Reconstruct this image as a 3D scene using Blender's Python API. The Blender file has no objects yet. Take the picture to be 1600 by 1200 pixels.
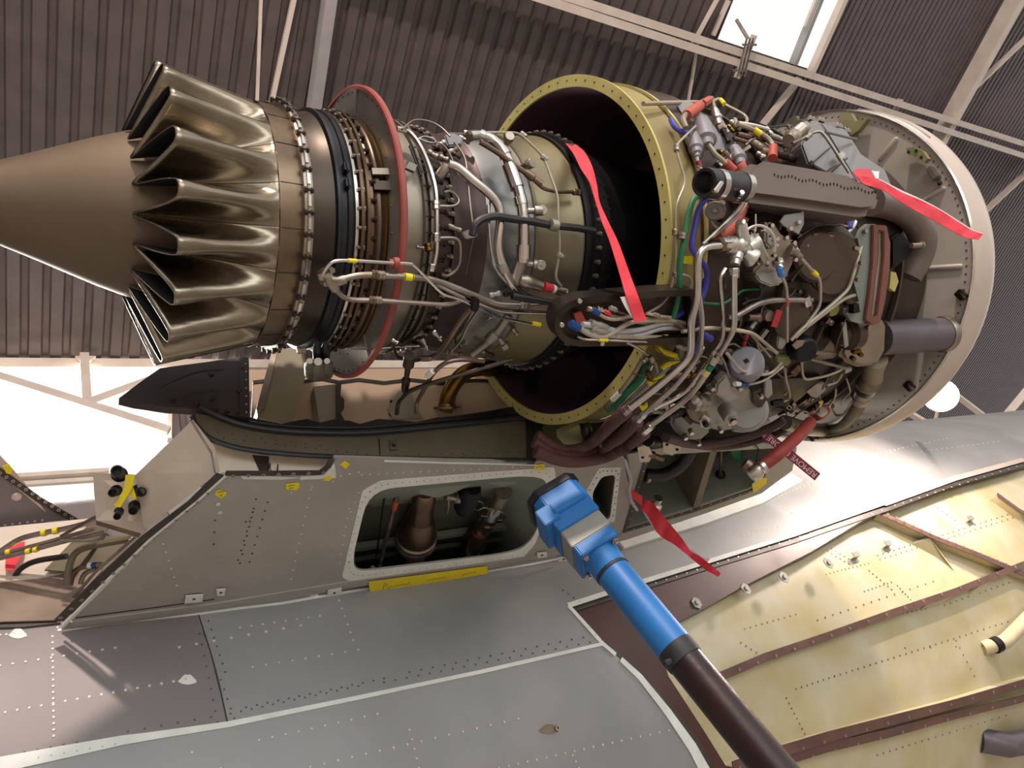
import bpy, bmesh, math, random
import numpy as np
from mathutils import Vector, Matrix, geometry
random.seed(4)
SC = bpy.context.scene
COL = SC.collection

# ---------------------------------------------------------------- frame, camera, light
# world: X = along the engine towards the nose, Z = up, camera at (0, 0, 1.6), floor at z = 0
F = 1130.0
nz = lambda v: np.asarray(v, float) / np.linalg.norm(v)
AX = nz([0.83369811, -0.02179581, 0.55179018])          # engine axis seen from the camera (right, down, forward)
AZ = nz([-0.37947914, -0.74852609, 0.54378698])
AY = np.cross(AZ, AX)
MW = np.array([AX, AY, AZ])
CAM = np.array([0.0, 0.0, 1.6])
E0 = CAM + MW @ np.array([0.22977979, -0.34357461, 2.0])  # a point of the engine axis
V = np.array

cd = bpy.data.cameras.new('camera')
cd.sensor_width = 36.0
cd.lens = 36.0 * F / 1600.0
cd.clip_start = 0.05
cd.clip_end = 200
cam = bpy.data.objects.new('camera', cd)
COL.objects.link(cam)
m3 = np.column_stack([MW @ V([1, 0, 0]), MW @ V([0, -1, 0]), MW @ V([0, 0, -1])])
cam.matrix_world = Matrix([[*m3[i], CAM[i]] for i in range(3)] + [[0, 0, 0, 1]])
SC.camera = cam

SC.view_settings.view_transform = 'Standard'
SC.view_settings.look = 'None'
SC.view_settings.gamma = 1.0
SC.view_settings.use_curve_mapping = False
SC.view_settings.exposure = 0.0

wd = bpy.data.worlds.new('daylight')
SC.world = wd
wd.use_nodes = True
bg = wd.node_tree.nodes['Background']
bg.inputs[0].default_value = (1.0, 0.985, 0.96, 1)
bg.inputs[1].default_value = 1.13

def W(px, py, D):
    return CAM + D * (MW @ V([(px - 800) / F, (py - 600) / F, 1.0]))
def ray(px, py):
    return MW @ V([(px - 800) / F, (py - 600) / F, 1.0])
def depth(P):
    return float((MW.T @ (np.asarray(P) - CAM))[2])
def EC(px, py, r):
    """point of the cylinder of radius r about the engine axis (or the closest approach to it)"""
    d = ray(px, py); o = CAM - E0
    a = d[1]**2 + d[2]**2; b = 2 * (o[1]*d[1] + o[2]*d[2]); c = o[1]**2 + o[2]**2 - r*r
    q = b*b - 4*a*c
    D = (-b - math.sqrt(q)) / (2*a) if q > 0 else -b / (2*a)
    return CAM + D * d
def EP(x, r, deg):
    a = math.radians(deg)
    return V([E0[0] + x, E0[1] - r * math.sin(a), E0[2] + r * math.cos(a)])

def lamp(name, kind, loc, energy, color, size=0.1, target=None, **k):
    l = bpy.data.lights.new(name, kind)
    l.energy = energy; l.color = color
    if kind == 'AREA':
        l.shape = 'RECTANGLE'; l.size = size; l.size_y = k.get('size_y', size)
    elif kind in ('POINT', 'SPOT'):
        l.shadow_soft_size = size
    if kind == 'SPOT':
        l.spot_size = k.get('spot', 2.0); l.spot_blend = k.get('blend', .3)
    o = bpy.data.objects.new(name, l); COL.objects.link(o)
    o.location = loc
    if target is not None:
        o.rotation_euler = Vector(V(target) - V(loc)).to_track_quat('-Z', 'Y').to_euler()
    return o
FLOOD = W(1474, 619, 3.75)
lamp('floodlight_bulb', 'POINT', FLOOD + V([-.16, -.14, -.02]), 95, (1.0, .82, .72), .06)
lamp('high_bay_lamp', 'POINT', (0, -6.5, 8.82), 3500, (1.0, .83, .74), .22)
lamp('glazing_daylight', 'AREA', W(60, 690, 11.2), 2600, (1.0, .96, .9), 5.0, (0.4, 1.2, 2.6), size_y=2.4)
lamp('rear_fill', 'AREA', (.5, -8.0, 1.8), 310, (.93, .97, 1.0), 9.0, (1.2, 1.2, 2.4), size_y=3.4)  # added fill behind the camera for ambient light, its source unseen

# ---------------------------------------------------------------- materials
def lin(c):
    return tuple((x/255/12.92 if x <= 10 else ((x/255 + .055)/1.055)**2.4) for x in c)
MATS = {}
def mat(name, rgb, metal=0.0, rough=.5, rgb2=None, scale=6.0, stretch=(1, 1, 1), bump=0.0, bscale=60.0, rvar=.12, coat=0.0, detail=5, emit=0, contrast=.25):
    m = bpy.data.materials.new(name); m.use_nodes = True
    nt = m.node_tree; N = nt.nodes; L = nt.links
    b = N['Principled BSDF']
    tc = N.new('ShaderNodeTexCoord'); mp = N.new('ShaderNodeMapping')
    mp.inputs['Scale'].default_value = stretch
    L.new(tc.outputs['Object'], mp.inputs['Vector'])
    n = N.new('ShaderNodeTexNoise'); n.inputs['Scale'].default_value = scale; n.inputs['Detail'].default_value = detail
    L.new(mp.outputs[0], n.inputs['Vector'])
    cr = N.new('ShaderNodeValToRGB')
    c1 = lin(rgb); c2 = lin(rgb2) if rgb2 else tuple(x * .78 for x in c1)
    cr.color_ramp.elements[0].position = .5 - contrast; cr.color_ramp.elements[1].position = .5 + contrast
    cr.color_ramp.elements[0].color = (*c2, 1); cr.color_ramp.elements[1].color = (*c1, 1)
    L.new(n.outputs['Fac'], cr.inputs[0]); L.new(cr.outputs[0], b.inputs['Base Color'])
    b.inputs['Metallic'].default_value = metal
    mr = N.new('ShaderNodeMapRange'); mr.inputs['To Min'].default_value = max(.03, rough - rvar); mr.inputs['To Max'].default_value = min(1, rough + rvar)
    L.new(n.outputs['Fac'], mr.inputs['Value']); L.new(mr.outputs[0], b.inputs['Roughness'])
    b.inputs['Coat Weight'].default_value = coat
    if bump:
        n2 = N.new('ShaderNodeTexNoise'); n2.inputs['Scale'].default_value = bscale
        L.new(mp.outputs[0], n2.inputs['Vector'])
        bp = N.new('ShaderNodeBump'); bp.inputs['Strength'].default_value = bump; bp.inputs['Distance'].default_value = .01
        L.new(n2.outputs['Fac'], bp.inputs['Height']); L.new(bp.outputs[0], b.inputs['Normal'])
    if emit:
        b.inputs['Emission Color'].default_value = (*c1, 1); b.inputs['Emission Strength'].default_value = emit
    MATS[name] = m
    return m
mat('nozzle', (158, 148, 130), 1, .27, (112, 102, 88), 7, (1, 3, 3), .12, 14, .08)
mat('nozzle_ring', (142, 124, 102), 1, .36, (100, 86, 72), 9, bump=.1, bscale=20)
mat('cone', (118, 102, 84), .7, .58, (98, 84, 70), 3, bump=.03, bscale=40)
mat('soot_shade', (20, 16, 14), .2, .8, (10, 9, 9))  # nozzle soot, blackened to hold slit shade in its colour; dark seams reuse it
mat('casing_dark', (82, 73, 64), .9, .4, (50, 45, 40), 6)
mat('band_black', (58, 58, 62), .8, .38, (34, 34, 38), 8)
mat('chrome', (214, 208, 200), 1, .2, (170, 164, 156), 8)
mat('casing_bronze', (116, 95, 76), .9, .34, (68, 56, 47), 8)
mat('casing_grey', (150, 144, 130), .8, .4, (116, 108, 98), 6)
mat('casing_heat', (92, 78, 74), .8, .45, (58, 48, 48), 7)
mat('casing_blued', (150, 144, 130), .85, .38, (116, 122, 126), 3.5, contrast=.18)
mat('casing_straw', (146, 136, 98), .85, .4, (116, 110, 98), 3.0, contrast=.15)
mat('casing_olive', (126, 120, 104), .8, .42, (98, 90, 78), 5)
mat('black_metal', (38, 36, 38), .6, .45, (22, 20, 22), 10)
mat('steel', (216, 210, 204), 1, .2, (178, 170, 163), 20)
mat('steel_dull', (172, 162, 150), .9, .38, (120, 110, 100), 16)
mat('steel_brown', (138, 118, 104), .9, .36, (96, 80, 70), 10)
mat('alloy', (176, 172, 164), .6, .45, (138, 132, 124), 14, bump=.05)
mat('alloy_bright', (214, 210, 200), .8, .32, (170, 166, 156), 14)
mat('alloy_beige', (158, 144, 126), .5, .5, (118, 104, 90), 8)
mat('brown_cast', (88, 75, 63), .45, .45, (60, 50, 42), 5)
mat('grey_plastic', (132, 130, 134), .1, .5, (108, 106, 110), 8)
mat('duct_grey', (124, 112, 104), .3, .46, (104, 92, 84), 4)
mat('cylinder_grey', (110, 104, 110), .5, .42, (92, 82, 84), 4)
mat('box_grey', (132, 129, 128), .45, .42, (108, 105, 104), 5)
mat('red_rim', (160, 74, 64), 0, .55, (126, 60, 54), 12)
mat('firewall', (150, 144, 136), .5, .45, (116, 110, 104), 6)
mat('zinc_yellow', (206, 196, 124), .08, .5, (180, 168, 98), 7)
mat('zinc_skin', (164, 150, 92), .15, .48, (122, 104, 68), 4)
mat('duct_inside', (104, 72, 80), .1, .5, (80, 54, 68), 4)
mat('bulkhead', (184, 176, 164), .15, .5, (164, 156, 146), 4)
mat('cowl_skin', (206, 190, 176), .2, .36, (186, 170, 158), 3)
mat('green_primer', (138, 136, 92), .1, .55, (116, 114, 82), 10)
mat('hose_black', (40, 36, 40), 0, .45, (24, 22, 26), 20)
mat('hose_brown', (98, 62, 60), 0, .6, (74, 46, 46), 14, bump=.3, bscale=200)
mat('hose_dark_brown', (72, 44, 42), 0, .6, (52, 32, 32), 14, bump=.3, bscale=200)
mat('hose_red', (150, 52, 42), 0, .55, (122, 42, 36), 10)
mat('boot_orange', (186, 86, 68), 0, .55, (158, 68, 54), 10)
mat('cable_green', (40, 124, 82), 0, .5, (28, 98, 64), 20)
mat('cable_blue', (82, 84, 186), 0, .5, (62, 62, 156), 20)
mat('cable_white', (176, 176, 178), 0, .5, (146, 146, 150), 20)
mat('tube_cream', (178, 168, 148), .3, .45, (146, 136, 118), 20)
mat('yellow', (236, 216, 30), 0, .5, (214, 192, 24), 10)
mat('ink', (96, 84, 30), 0, .7)
mat('band_white', (222, 222, 214), 0, .5, (196, 196, 190))
mat('band_green', (30, 104, 76), 0, .5)
mat('band_red', (206, 52, 62), 0, .5, (176, 40, 52))
mat('blue_fitting', (44, 84, 150), .5, .35, (30, 64, 124))
mat('blue_fitting_light', (72, 140, 204), .5, .35, (52, 112, 180))
mat('red_label', (176, 40, 50), 0, .5)
mat('streamer', (228, 62, 74), 0, .62, (206, 48, 62), 10, bump=.15, bscale=60)
mat('streamer_white', (232, 222, 222), 0, .6, (212, 200, 200))
mat('tag_maroon', (134, 30, 52), 0, .55, (114, 24, 44))
mat('tag_white', (226, 206, 210), 0, .6)
mat('pylon_paint', (164, 160, 152), .05, .46, (146, 143, 136), 5, bump=.03, contrast=.2)
mat('fuselage_paint', (148, 147, 145), .1, .47, (132, 132, 131), 3.2, bump=.02, contrast=.22)
mat('fuselage_paint_rosy_lit', (128, 120, 118), .1, .46, (113, 107, 106), 3.0, bump=.02, contrast=.22)  # warm lamp light tinted into the left panel's grey; tail panel shares it
mat('rivet_light', (206, 200, 192), .2, .45)
mat('rivet_dark', (84, 82, 80), .2, .5)
mat('sealant', (226, 228, 222), 0, .55, (200, 202, 195), 12)
mat('seam_dark', (44, 42, 42), 0, .6)
mat('strip_dark', (76, 68, 62), .3, .5, (52, 46, 42), 12)
mat('fastener', (190, 184, 172), .8, .35)
mat('hole', (16, 15, 14), 0, .8)
mat('sill_black', (58, 54, 54), .3, .42, (36, 34, 36), 8)
mat('seal_rubber', (52, 52, 60), 0, .36, (36, 36, 42), 10)
mat('olive_panel', (116, 108, 88), .1, .5, (92, 84, 66), 6)
mat('interior_green', (88, 90, 76), .05, .5, (70, 72, 62), 5)
mat('interior_pale', (136, 142, 132), .05, .5, (116, 122, 112), 5)
mat('primer_beige', (206, 184, 160), .05, .5, (178, 154, 132), 5)
mat('panel_beige', (222, 208, 192), .05, .45, (200, 187, 170), 6)
mat('panel_dirty', (150, 132, 116), .1, .55, (96, 78, 66), 9)
mat('fairing_black', (66, 58, 58), .3, .48, (42, 38, 40), 6)
mat('mount_beige', (150, 142, 116), .1, .5, (116, 108, 88), 6)
mat('bronze_duct', (142, 116, 96), .95, .3, (96, 76, 64), 6)
mat('gold_duct', (128, 98, 40), .95, .26, (84, 62, 30), 5)
mat('cream', (194, 187, 162), .02, .42, (180, 165, 118), 5, contrast=.2)
mat('brown_primer', (72, 36, 26), .05, .42, (56, 29, 22), 6)
mat('frame_brown', (134, 88, 76), .1, .45, (104, 62, 54), 8)
mat('brown_cap', (112, 80, 70), .2, .42, (86, 60, 54), 8)
mat('clip_grey', (150, 148, 140), .4, .4)
mat('blue_paint', (36, 114, 182), .05, .45, (26, 94, 156), 5, contrast=.3)
mat('grime', (48, 48, 52), .1, .6, (24, 24, 28), 20)
mat('rust_pole', (46, 28, 25), .2, .36, (32, 20, 20), 7, (1, 1, 1), .05)
mat('plate_grey', (150, 148, 142), .3, .45, (128, 126, 120), 8)
mat('roof', (92, 81, 78), .1, .55, (76, 67, 66), 3)
mat('roof_dark', (108, 96, 96), .1, .55, (90, 79, 81), 3)
mat('wall_clad', (112, 100, 98), .1, .6, (96, 84, 84), 3)
mat('beam_white', (226, 212, 198), .05, .55, (206, 190, 178), 3)
mat('beam_grey', (164, 160, 158), .1, .5, (146, 142, 142), 3)
mat('concrete', (168, 163, 154), 0, .5, (144, 140, 132), 1.5, bump=.05)
mat('lamp_glow', (255, 240, 225), 0, .5, emit=30)
def glass():
    m = bpy.data.materials.new('glazing'); m.use_nodes = True
    nt = m.node_tree; N = nt.nodes; N.clear()
    o = N.new('ShaderNodeOutputMaterial'); t = N.new('ShaderNodeBsdfTransparent'); g = N.new('ShaderNodeBsdfGlossy'); mx = N.new('ShaderNodeMixShader')
    t.inputs[0].default_value = (.99, .995, .99, 1); g.inputs['Roughness'].default_value = .1; mx.inputs[0].default_value = .04
    nt.links.new(t.outputs[0], mx.inputs[1]); nt.links.new(g.outputs[0], mx.inputs[2]); nt.links.new(mx.outputs[0], o.inputs[0])
    MATS['glazing'] = m
glass()

# ---------------------------------------------------------------- mesh helpers
def frame_of(z, hint=None):
    z = nz(z)
    h = V(hint, float) if hint is not None else (V([0, 0, 1.]) if abs(z[2]) < .9 else V([1., 0, 0]))
    x = h - z * (h @ z)
    if np.linalg.norm(x) < 1e-6: x = V([0, 1., 0]) - z * z[1]
    x = nz(x)
    return x, np.cross(z, x), z

class MB:
    def __init__(s): s.v = []; s.f = []
    def add(s, vs, fs):
        k = len(s.v); s.v.extend([tuple(map(float, p)) for p in vs]); s.f.extend([tuple(i + k for i in q) for q in fs]); return s
    def tube(s, pts, r, seg=8, caps=True):
        pts = [V(p, float) for p in pts]; n = len(pts)
        rr = r if hasattr(r, '__len__') else [r] * n
        T = [nz(pts[min(i+1, n-1)] - pts[max(i-1, 0)]) for i in range(n)]
        x, y, _ = frame_of(T[0]); vs = []
        for i in range(n):
            x = x - T[i] * (x @ T[i]); x = nz(x); y = np.cross(T[i], x)
            for k in range(seg):
                a = 2 * math.pi * k / seg
                vs.append(pts[i] + rr[i] * (math.cos(a) * x + math.sin(a) * y))
        fs = [(i*seg + k, i*seg + (k+1) % seg, (i+1)*seg + (k+1) % seg, (i+1)*seg + k) for i in range(n-1) for k in range(seg)]
        if caps: fs += [tuple(range(seg))[::-1], tuple((n-1)*seg + k for k in range(seg))]
        return s.add(vs, fs)
    def lathe(s, P, axis, prof, seg=20, closed=False, caps=True, a0=0., a1=360., hint=None, phase=0.):
        """prof = [(t, r)] along axis from P"""
        x, y, z = frame_of(axis, hint); P = V(P, float); n = len(prof)
        full = abs(a1 - a0 - 360) < 1e-6
        m = seg if full else seg + 1
        vs = []
        for t, r in prof:
            for k in range(m):
                a = math.radians(a0 + phase + (a1 - a0) * k / seg)
                vs.append(P + t * z + r * (math.cos(a) * x + math.sin(a) * y))
        fs = []
        rng = range(n) if closed else range(n - 1)
        for i in rng:
            j = (i + 1) % n
            for k in range(seg):
                k2 = (k + 1) % m
                fs.append((i*m + k, i*m + k2, j*m + k2, j*m + k))
        if full and not closed and caps:
            if prof[0][1] > 1e-6: fs.append(tuple(range(m))[::-1])
            if prof[-1][1] > 1e-6: fs.append(tuple((n-1)*m + k for k in range(m)))
        if not full and closed:
            fs.append(tuple(i*m for i in range(n))); fs.append(tuple(i*m + m - 1 for i in range(n))[::-1])
        return s.add(vs, fs)
    def prism(s, pts, off):
        pts = [V(p, float) for p in pts]; n = len(pts); off = V(off, float)
        fs = [tuple(range(n)), tuple(range(2*n-1, n-1, -1))] + [(i, (i+1) % n, n + (i+1) % n, n + i) for i in range(n)]
        return s.add(pts + [p + off for p in pts], fs)
    def box(s, c, ax, ay, az):
        c, ax, ay, az = (V(q, float) for q in (c, ax, ay, az))
        vs = [c + i*ax + j*ay + k*az for i in (-1, 1) for j in (-1, 1) for k in (-1, 1)]
        return s.add(vs, [(0, 1, 3, 2), (4, 6, 7, 5), (0, 4, 5, 1), (2, 3, 7, 6), (0, 2, 6, 4), (1, 5, 7, 3)])
    def ball(s, c, r, n=8, m=14, sc=(1, 1, 1), axis=(0, 0, 1)):
        return s.lathe(V(c, float) - nz(axis)*r*sc[2], axis, [(r*sc[2]*(1 - math.cos(math.pi*i/n)), max(1e-7, r*math.sin(math.pi*i/n))) for i in range(n+1)], m, caps=False)
    def bar(s, p, q, w, h, hint=None):
        p, q = V(p, float), V(q, float); x, y, z = frame_of(q - p, hint)
        return s.box((p + q)/2, z*np.linalg.norm(q - p)/2, x*w/2, y*h/2)
    def rail(s, pts, w, h, up):
        """rectangular strip along a path; up(i, p) gives its thickness direction"""
        pts = [V(p, float) for p in pts]; n = len(pts); vs = []
        for i, p in enumerate(pts):
            t = nz(pts[min(i+1, n-1)] - pts[max(i-1, 0)])
            ww = w[i] if hasattr(w, '__len__') else w
            uu = V(up(p), float); uu = nz(uu - t*(uu @ t)); sd = np.cross(t, uu)
            for a, b in ((-1, 0), (1, 0), (1, 1), (-1, 1)): vs.append(p + sd*a*ww/2 + uu*b*h)
        fs = [(i*4 + k, i*4 + (k+1) % 4, (i+1)*4 + (k+1) % 4, (i+1)*4 + k) for i in range(n-1) for k in range(4)]
        fs += [(3, 2, 1, 0), tuple((n-1)*4 + k for k in range(4))]
        return s.add(vs, fs)

WLOC = {}
def wloc(o): return WLOC.get(o.name, np.zeros(3))
def obj(name, mb, material, parent=None, label=None, cat=None, group=None, kind=None, smooth=35, recalc=True, bevel=0):
    vs = V(mb.v); c = (vs.min(0) + vs.max(0)) / 2
    me = bpy.data.meshes.new(name)
    me.from_pydata([tuple(p) for p in vs - c], [], mb.f)
    if recalc:
        bm = bmesh.new(); bm.from_mesh(me); bmesh.ops.recalc_face_normals(bm, faces=bm.faces)
        if bevel:
            ed = [e for e in bm.edges if len(e.link_faces) == 2 and e.calc_face_angle(0) > .6]
            bmesh.ops.bevel(bm, geom=ed, offset=bevel, segments=2, affect='EDGES', clamp_overlap=True)
        bm.to_mesh(me); bm.free()
    if smooth:
        me.polygons.foreach_set('use_smooth', [True] * len(me.polygons))
        me.set_sharp_from_angle(angle=math.radians(smooth))
    me.materials.append(MATS[material])
    o = bpy.data.objects.new(name, me); COL.objects.link(o)
    return put(o, c, parent, label, cat, group, kind)
def put(o, c, parent=None, label=None, cat=None, group=None, kind=None):
    if parent is not None:
        o.parent = parent; o.location = V(c) - wloc(parent)
    else:
        o.location = c
    WLOC[o.name] = V(c, float)
    if label: o['label'] = label
    if cat: o['category'] = cat
    if group: o['group'] = group
    if kind: o['kind'] = kind
    return o
def thing(name, label, cat, loc, group=None):
    o = bpy.data.objects.new(name, None); COL.objects.link(o); o.empty_display_size = .05
    return put(o, loc, None, label, cat, group)
def place(name, me, loc, z, parent, scale=1.0, **k):
    """a part sharing mesh me, its local z turned to z"""
    o = bpy.data.objects.new(name, me); COL.objects.link(o)
    put(o, loc, parent, **k)
    x, y, zz = frame_of(z)
    o.rotation_euler = Matrix([[x[i], y[i], zz[i]] for i in range(3)]).to_euler()
    o.scale = (scale,) * 3
    return o
def proto(name, mb, material, smooth=35):
    me = bpy.data.meshes.new(name); me.from_pydata(mb.v, [], mb.f)
    bm = bmesh.new(); bm.from_mesh(me); bmesh.ops.recalc_face_normals(bm, faces=bm.faces); bm.to_mesh(me); bm.free()
    me.polygons.foreach_set('use_smooth', [True] * len(me.polygons)); me.set_sharp_from_angle(angle=math.radians(smooth))
    me.materials.append(MATS[material]); return me

def soften(pts, cr):
    """round the corners of a 3D polyline"""
    pts = [V(p, float) for p in pts]
    if len(pts) < 3: return pts
    out = [pts[0]]
    for i in range(1, len(pts) - 1):
        a, b, c = pts[i-1], pts[i], pts[i+1]
        d1 = min(cr, np.linalg.norm(a - b) * .48); d2 = min(cr, np.linalg.norm(c - b) * .48)
        p = b + nz(a - b) * d1; q = b + nz(c - b) * d2
        for t in (0, .25, .5, .75, 1): out.append((1-t)**2 * p + 2*t*(1-t) * b + t*t * q)
    return out + [pts[-1]]
def spline(pts, n=6):
    pts = [V(p, float) for p in pts]; out = []
    P = [2*pts[0] - pts[1]] + pts + [2*pts[-1] - pts[-2]]
    for i in range(1, len(P) - 2):
        for k in range(n):
            t = k / n; a, b, c, d = P[i-1], P[i], P[i+1], P[i+2]
            out.append(.5*((2*b) + (c-a)*t + (2*a-5*b+4*c-d)*t*t + (3*b-a-3*c+d)*t**3))
    return out + [pts[-1]]
def round2(pts, r, n=5):
    """round the corners of a closed 2D polygon"""
    out = []; m = len(pts)
    for i in range(m):
        a, b, c = V(pts[i-1], float), V(pts[i], float), V(pts[(i+1) % m], float)
        rr = pts[i][2] if len(pts[i]) > 2 else r
        a, b, c = a[:2], b[:2], c[:2]
        d1 = min(rr, np.linalg.norm(a-b)*.48); d2 = min(rr, np.linalg.norm(c-b)*.48)
        p = b + nz(a-b)*d1; q = b + nz(c-b)*d2
        for k in range(n + 1):
            t = k/n; out.append(tuple((1-t)**2*p + 2*t*(1-t)*b + t*t*q))
    return out

class Plane:
    def __init__(s, P0, e1, e2):
        s.P = V(P0, float); s.e1 = nz(e1); e2 = V(e2, float); s.e2 = nz(e2 - s.e1*(e2 @ s.e1)); s.n = np.cross(s.e1, s.e2)
        if s.n @ (CAM - s.P) < 0: s.n = -s.n
    def px(s, x, y):
        d = ray(x, y); D = ((s.P - CAM) @ s.n) / (d @ s.n); q = CAM + D*d - s.P
        return (float(q @ s.e1), float(q @ s.e2))
    def at(s, a, b, off=0.0): return s.P + a*s.e1 + b*s.e2 + off*s.n
    def nrm(s, p): return s.n
    def p3(s, x, y, off=0.0): return s.at(*s.px(x, y), off)
class Barrel:
    """horizontal cylinder along X"""
    def __init__(s, yc, zc, R): s.yc, s.zc, s.R = yc, zc, R
    def px(s, x, y):
        d = ray(x, y); o = CAM - V([0, s.yc, s.zc])
        a = d[1]**2 + d[2]**2; b = 2*(o[1]*d[1] + o[2]*d[2]); c = o[1]**2 + o[2]**2 - s.R**2
        q = b*b - 4*a*c
        D = (-b - math.sqrt(max(q, 0)))/(2*a); p = CAM + D*d
        return (float(p[0]), s.R*math.atan2(p[2]-s.zc, s.yc-p[1]))
    def at(s, a, b, off=0.0):
        t = b/s.R; r = s.R + off
        return V([a, s.yc - r*math.cos(t), s.zc + r*math.sin(t)])
    def nrm(s, p): return nz(V([0, p[1]-s.yc, p[2]-s.zc]))
    def p3(s, x, y, off=0.0): return s.at(*s.px(x, y), off)
def inside(p, poly):
    x, y = p; c = False; n = len(poly); j = n - 1
    for i in range(n):
        xi, yi = poly[i][0], poly[i][1]; xj, yj = poly[j][0], poly[j][1]
        if (yi > y) != (yj > y) and x < (xj-xi)*(y-yi)/(yj-yi) + xi: c = not c
        j = i
    return c
def dens(poly, step):
    out = []; n = len(poly)
    for i in range(n):
        a, b = V(poly[i][:2], float), V(poly[(i+1) % n][:2], float); k = max(1, int(np.linalg.norm(b-a)/step))
        out += [tuple(a + (b-a)*t/k) for t in range(k)]
    return out
def fill(mb, S, outer, holes=(), thick=.003, off=0.0, step=None):
    """sheet of the given thickness on surface S, outline and holes in the surface's own coordinates"""
    loops = [dens(l, step) if step else [tuple(q[:2]) for q in l] for l in (outer, *holes)]
    pts = []; edges = []
    for l in loops:
        k = len(pts); pts += l; edges += [(k+i, k+(i+1) % len(l)) for i in range(len(l))]
    if step:
        xs = [p[0] for p in loops[0]]; ys = [p[1] for p in loops[0]]
        nx = int((max(xs)-min(xs))/step); ny = int((max(ys)-min(ys))/step)
        for i in range(1, nx):
            for j in range(1, ny):
                q = (min(xs) + i*step, min(ys) + j*step)
                if inside(q, loops[0]) and not any(inside(q, h) for h in loops[1:]): pts.append(q)
    vs, es, fs, *_ = geometry.delaunay_2d_cdt([Vector(p) for p in pts], edges, [], 0, 1e-5)
    tri = []
    for q in fs:
        c = sum((vs[i] for i in q), Vector((0, 0)))/len(q)
        if inside(c, loops[0]) and not any(inside(c, h) for h in loops[1:]): tri.append(tuple(q))
    n = len(vs)
    V3 = [S.at(p[0], p[1], off) for p in vs] + [S.at(p[0], p[1], off - thick) for p in vs]
    cnt = {}
    for q in tri:
        for i in range(len(q)):
            e = (q[i], q[(i+1) % len(q)]); cnt[e] = 1
    side = [(a, b, b+n, a+n) for (a, b) in cnt if (b, a) not in cnt]
    used = sorted({i for q in tri for i in q}); mp = {}
    for i in used: mp[i] = len(mp)
    for i in used: mp[i+n] = len(mp)
    allf = tri + [tuple(i+n for i in q[::-1]) for q in tri] + side
    return mb.add([V3[i] for i in used] + [V3[i+n] for i in used], [tuple(mp[i] for i in q) for q in allf])
def sheet(name, S, outer, material, parent=None, holes=(), thick=.003, off=0.0, step=None, rnd=0, **k):
    """fill() with pixel outlines on surface S"""
    if rnd: outer = round2(outer, rnd)
    o2 = [S.px(p[0], p[1]) for p in outer]; h2 = [[S.px(p[0], p[1]) for p in h] for h in holes]
    return obj(name, fill(MB(), S, o2, h2, thick, off, step), material, parent, **k)
def strip(name, S, pts, wpx, material, parent=None, off=0.0, h=.002, smoothn=0, **k):
    """a flat strip following a pixel path on surface S"""
    P = []
    for i in range(len(pts) - 1):
        for t in np.linspace(0, 1, 5)[:-1]:
            P.append((pts[i][0] + (pts[i+1][0]-pts[i][0])*t, pts[i][1] + (pts[i+1][1]-pts[i][1])*t))
    P.append(pts[-1][:2])
    P3 = [S.p3(x, y, off) for x, y in P]
    if smoothn: P3 = spline(P3[::4], smoothn)
    w = wpx * depth(P3[len(P3)//2]) / F if not hasattr(wpx, '__len__') else [q*depth(p)/F for q, p in zip(np.interp(np.linspace(0, 1, len(P3)), np.linspace(0, 1, len(wpx)), wpx), P3)]
    return obj(name, MB().rail(P3, w, h, S.nrm), material, parent, **k)
def dots(name, S, rows, rpx, material, parent, off=0.0, ring=False, h=.0015, **k):
    """rivets: rows = [(x0, y0, x1, y1, count)] in pixels on surface S"""
    mb = MB()
    for x0, y0, x1, y1, n in rows:
        for i in range(n):
            t = i/max(1, n-1); p = S.p3(x0 + (x1-x0)*t, y0 + (y1-y0)*t, off); r = rpx*depth(p)/F
            if ring: mb.lathe(p, S.nrm(p), [(0, r), (h, r), (h, r*.5), (0, r*.5)], 8, closed=True)
            else: mb.lathe(p, S.nrm(p), [(0, r), (h*.7, r*.8), (h, r*.1)], 6)
    return obj(name, mb, material, parent, kind='stuff', **k)

def P3(p, r):
    return EC(p[0], p[1], p[2] if len(p) > 2 else r)
def pipe(name, pts, wpx, material, parent, r=.3, cr=.02, seg=8, curve=False, label=None, **k):
    P = [P3(p, r) for p in pts]
    Q = spline(P) if curve else soften(P, cr)
    rad = wpx/2 * np.mean([depth(p) for p in P]) / F
    return obj(name, MB().tube(Q, rad, seg), material, parent, label=label, **k)
def lat(name, p, q, prof, material, parent, r=.3, seg=18, label=None, absolute=False, **k):
    """turned piece between two pixel points: prof = [(fraction, radius in pixels)]"""
    A = V(p, float) if absolute else P3(p, r); B = V(q, float) if absolute else P3(q, r)
    L = np.linalg.norm(B - A); s = (depth(A) + depth(B))/2/F
    return obj(name, MB().lathe(A, B - A, [(t*L, w*s) for t, w in prof], seg), material, parent, label=label, **k)
def nut(name, p, q, wpx, material, parent, r=.3, seg=6, **k):
    w = wpx/2
    return lat(name, p, q, [(0, w*.85), (.08, w), (.45, w), (.5, w*.88), (.55, w), (.92, w), (1, w*.85)], material, parent, r, seg, **k)
def band(name, p, q, wpx, material, parent, r=.3, seg=12, **k):
    return lat(name, p, q, [(0, wpx/2), (1, wpx/2)], material, parent, r, seg, **k)
def face_disc(name, c, rpx, hpx, material, parent, r=.45, axis=None, prof=None, seg=24, **k):
    """round housing: centre pixel, radius in px, height in px; faces outwards from the engine unless axis is given"""
    P = P3(c, r); s = depth(P)/F
    a = nz(axis) if axis is not None else nz(nz(V([0, P[1]-E0[1], P[2]-E0[2]])) + .5*nz(CAM - P))
    pr = prof or [(0, 1), (.8, 1), (1, .9), (1, 0)]
    return obj(name, MB().lathe(P, a, [(t*hpx*s, max(1e-6, w*rpx*s)) for t, w in pr], seg), material, parent, **k)
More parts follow.
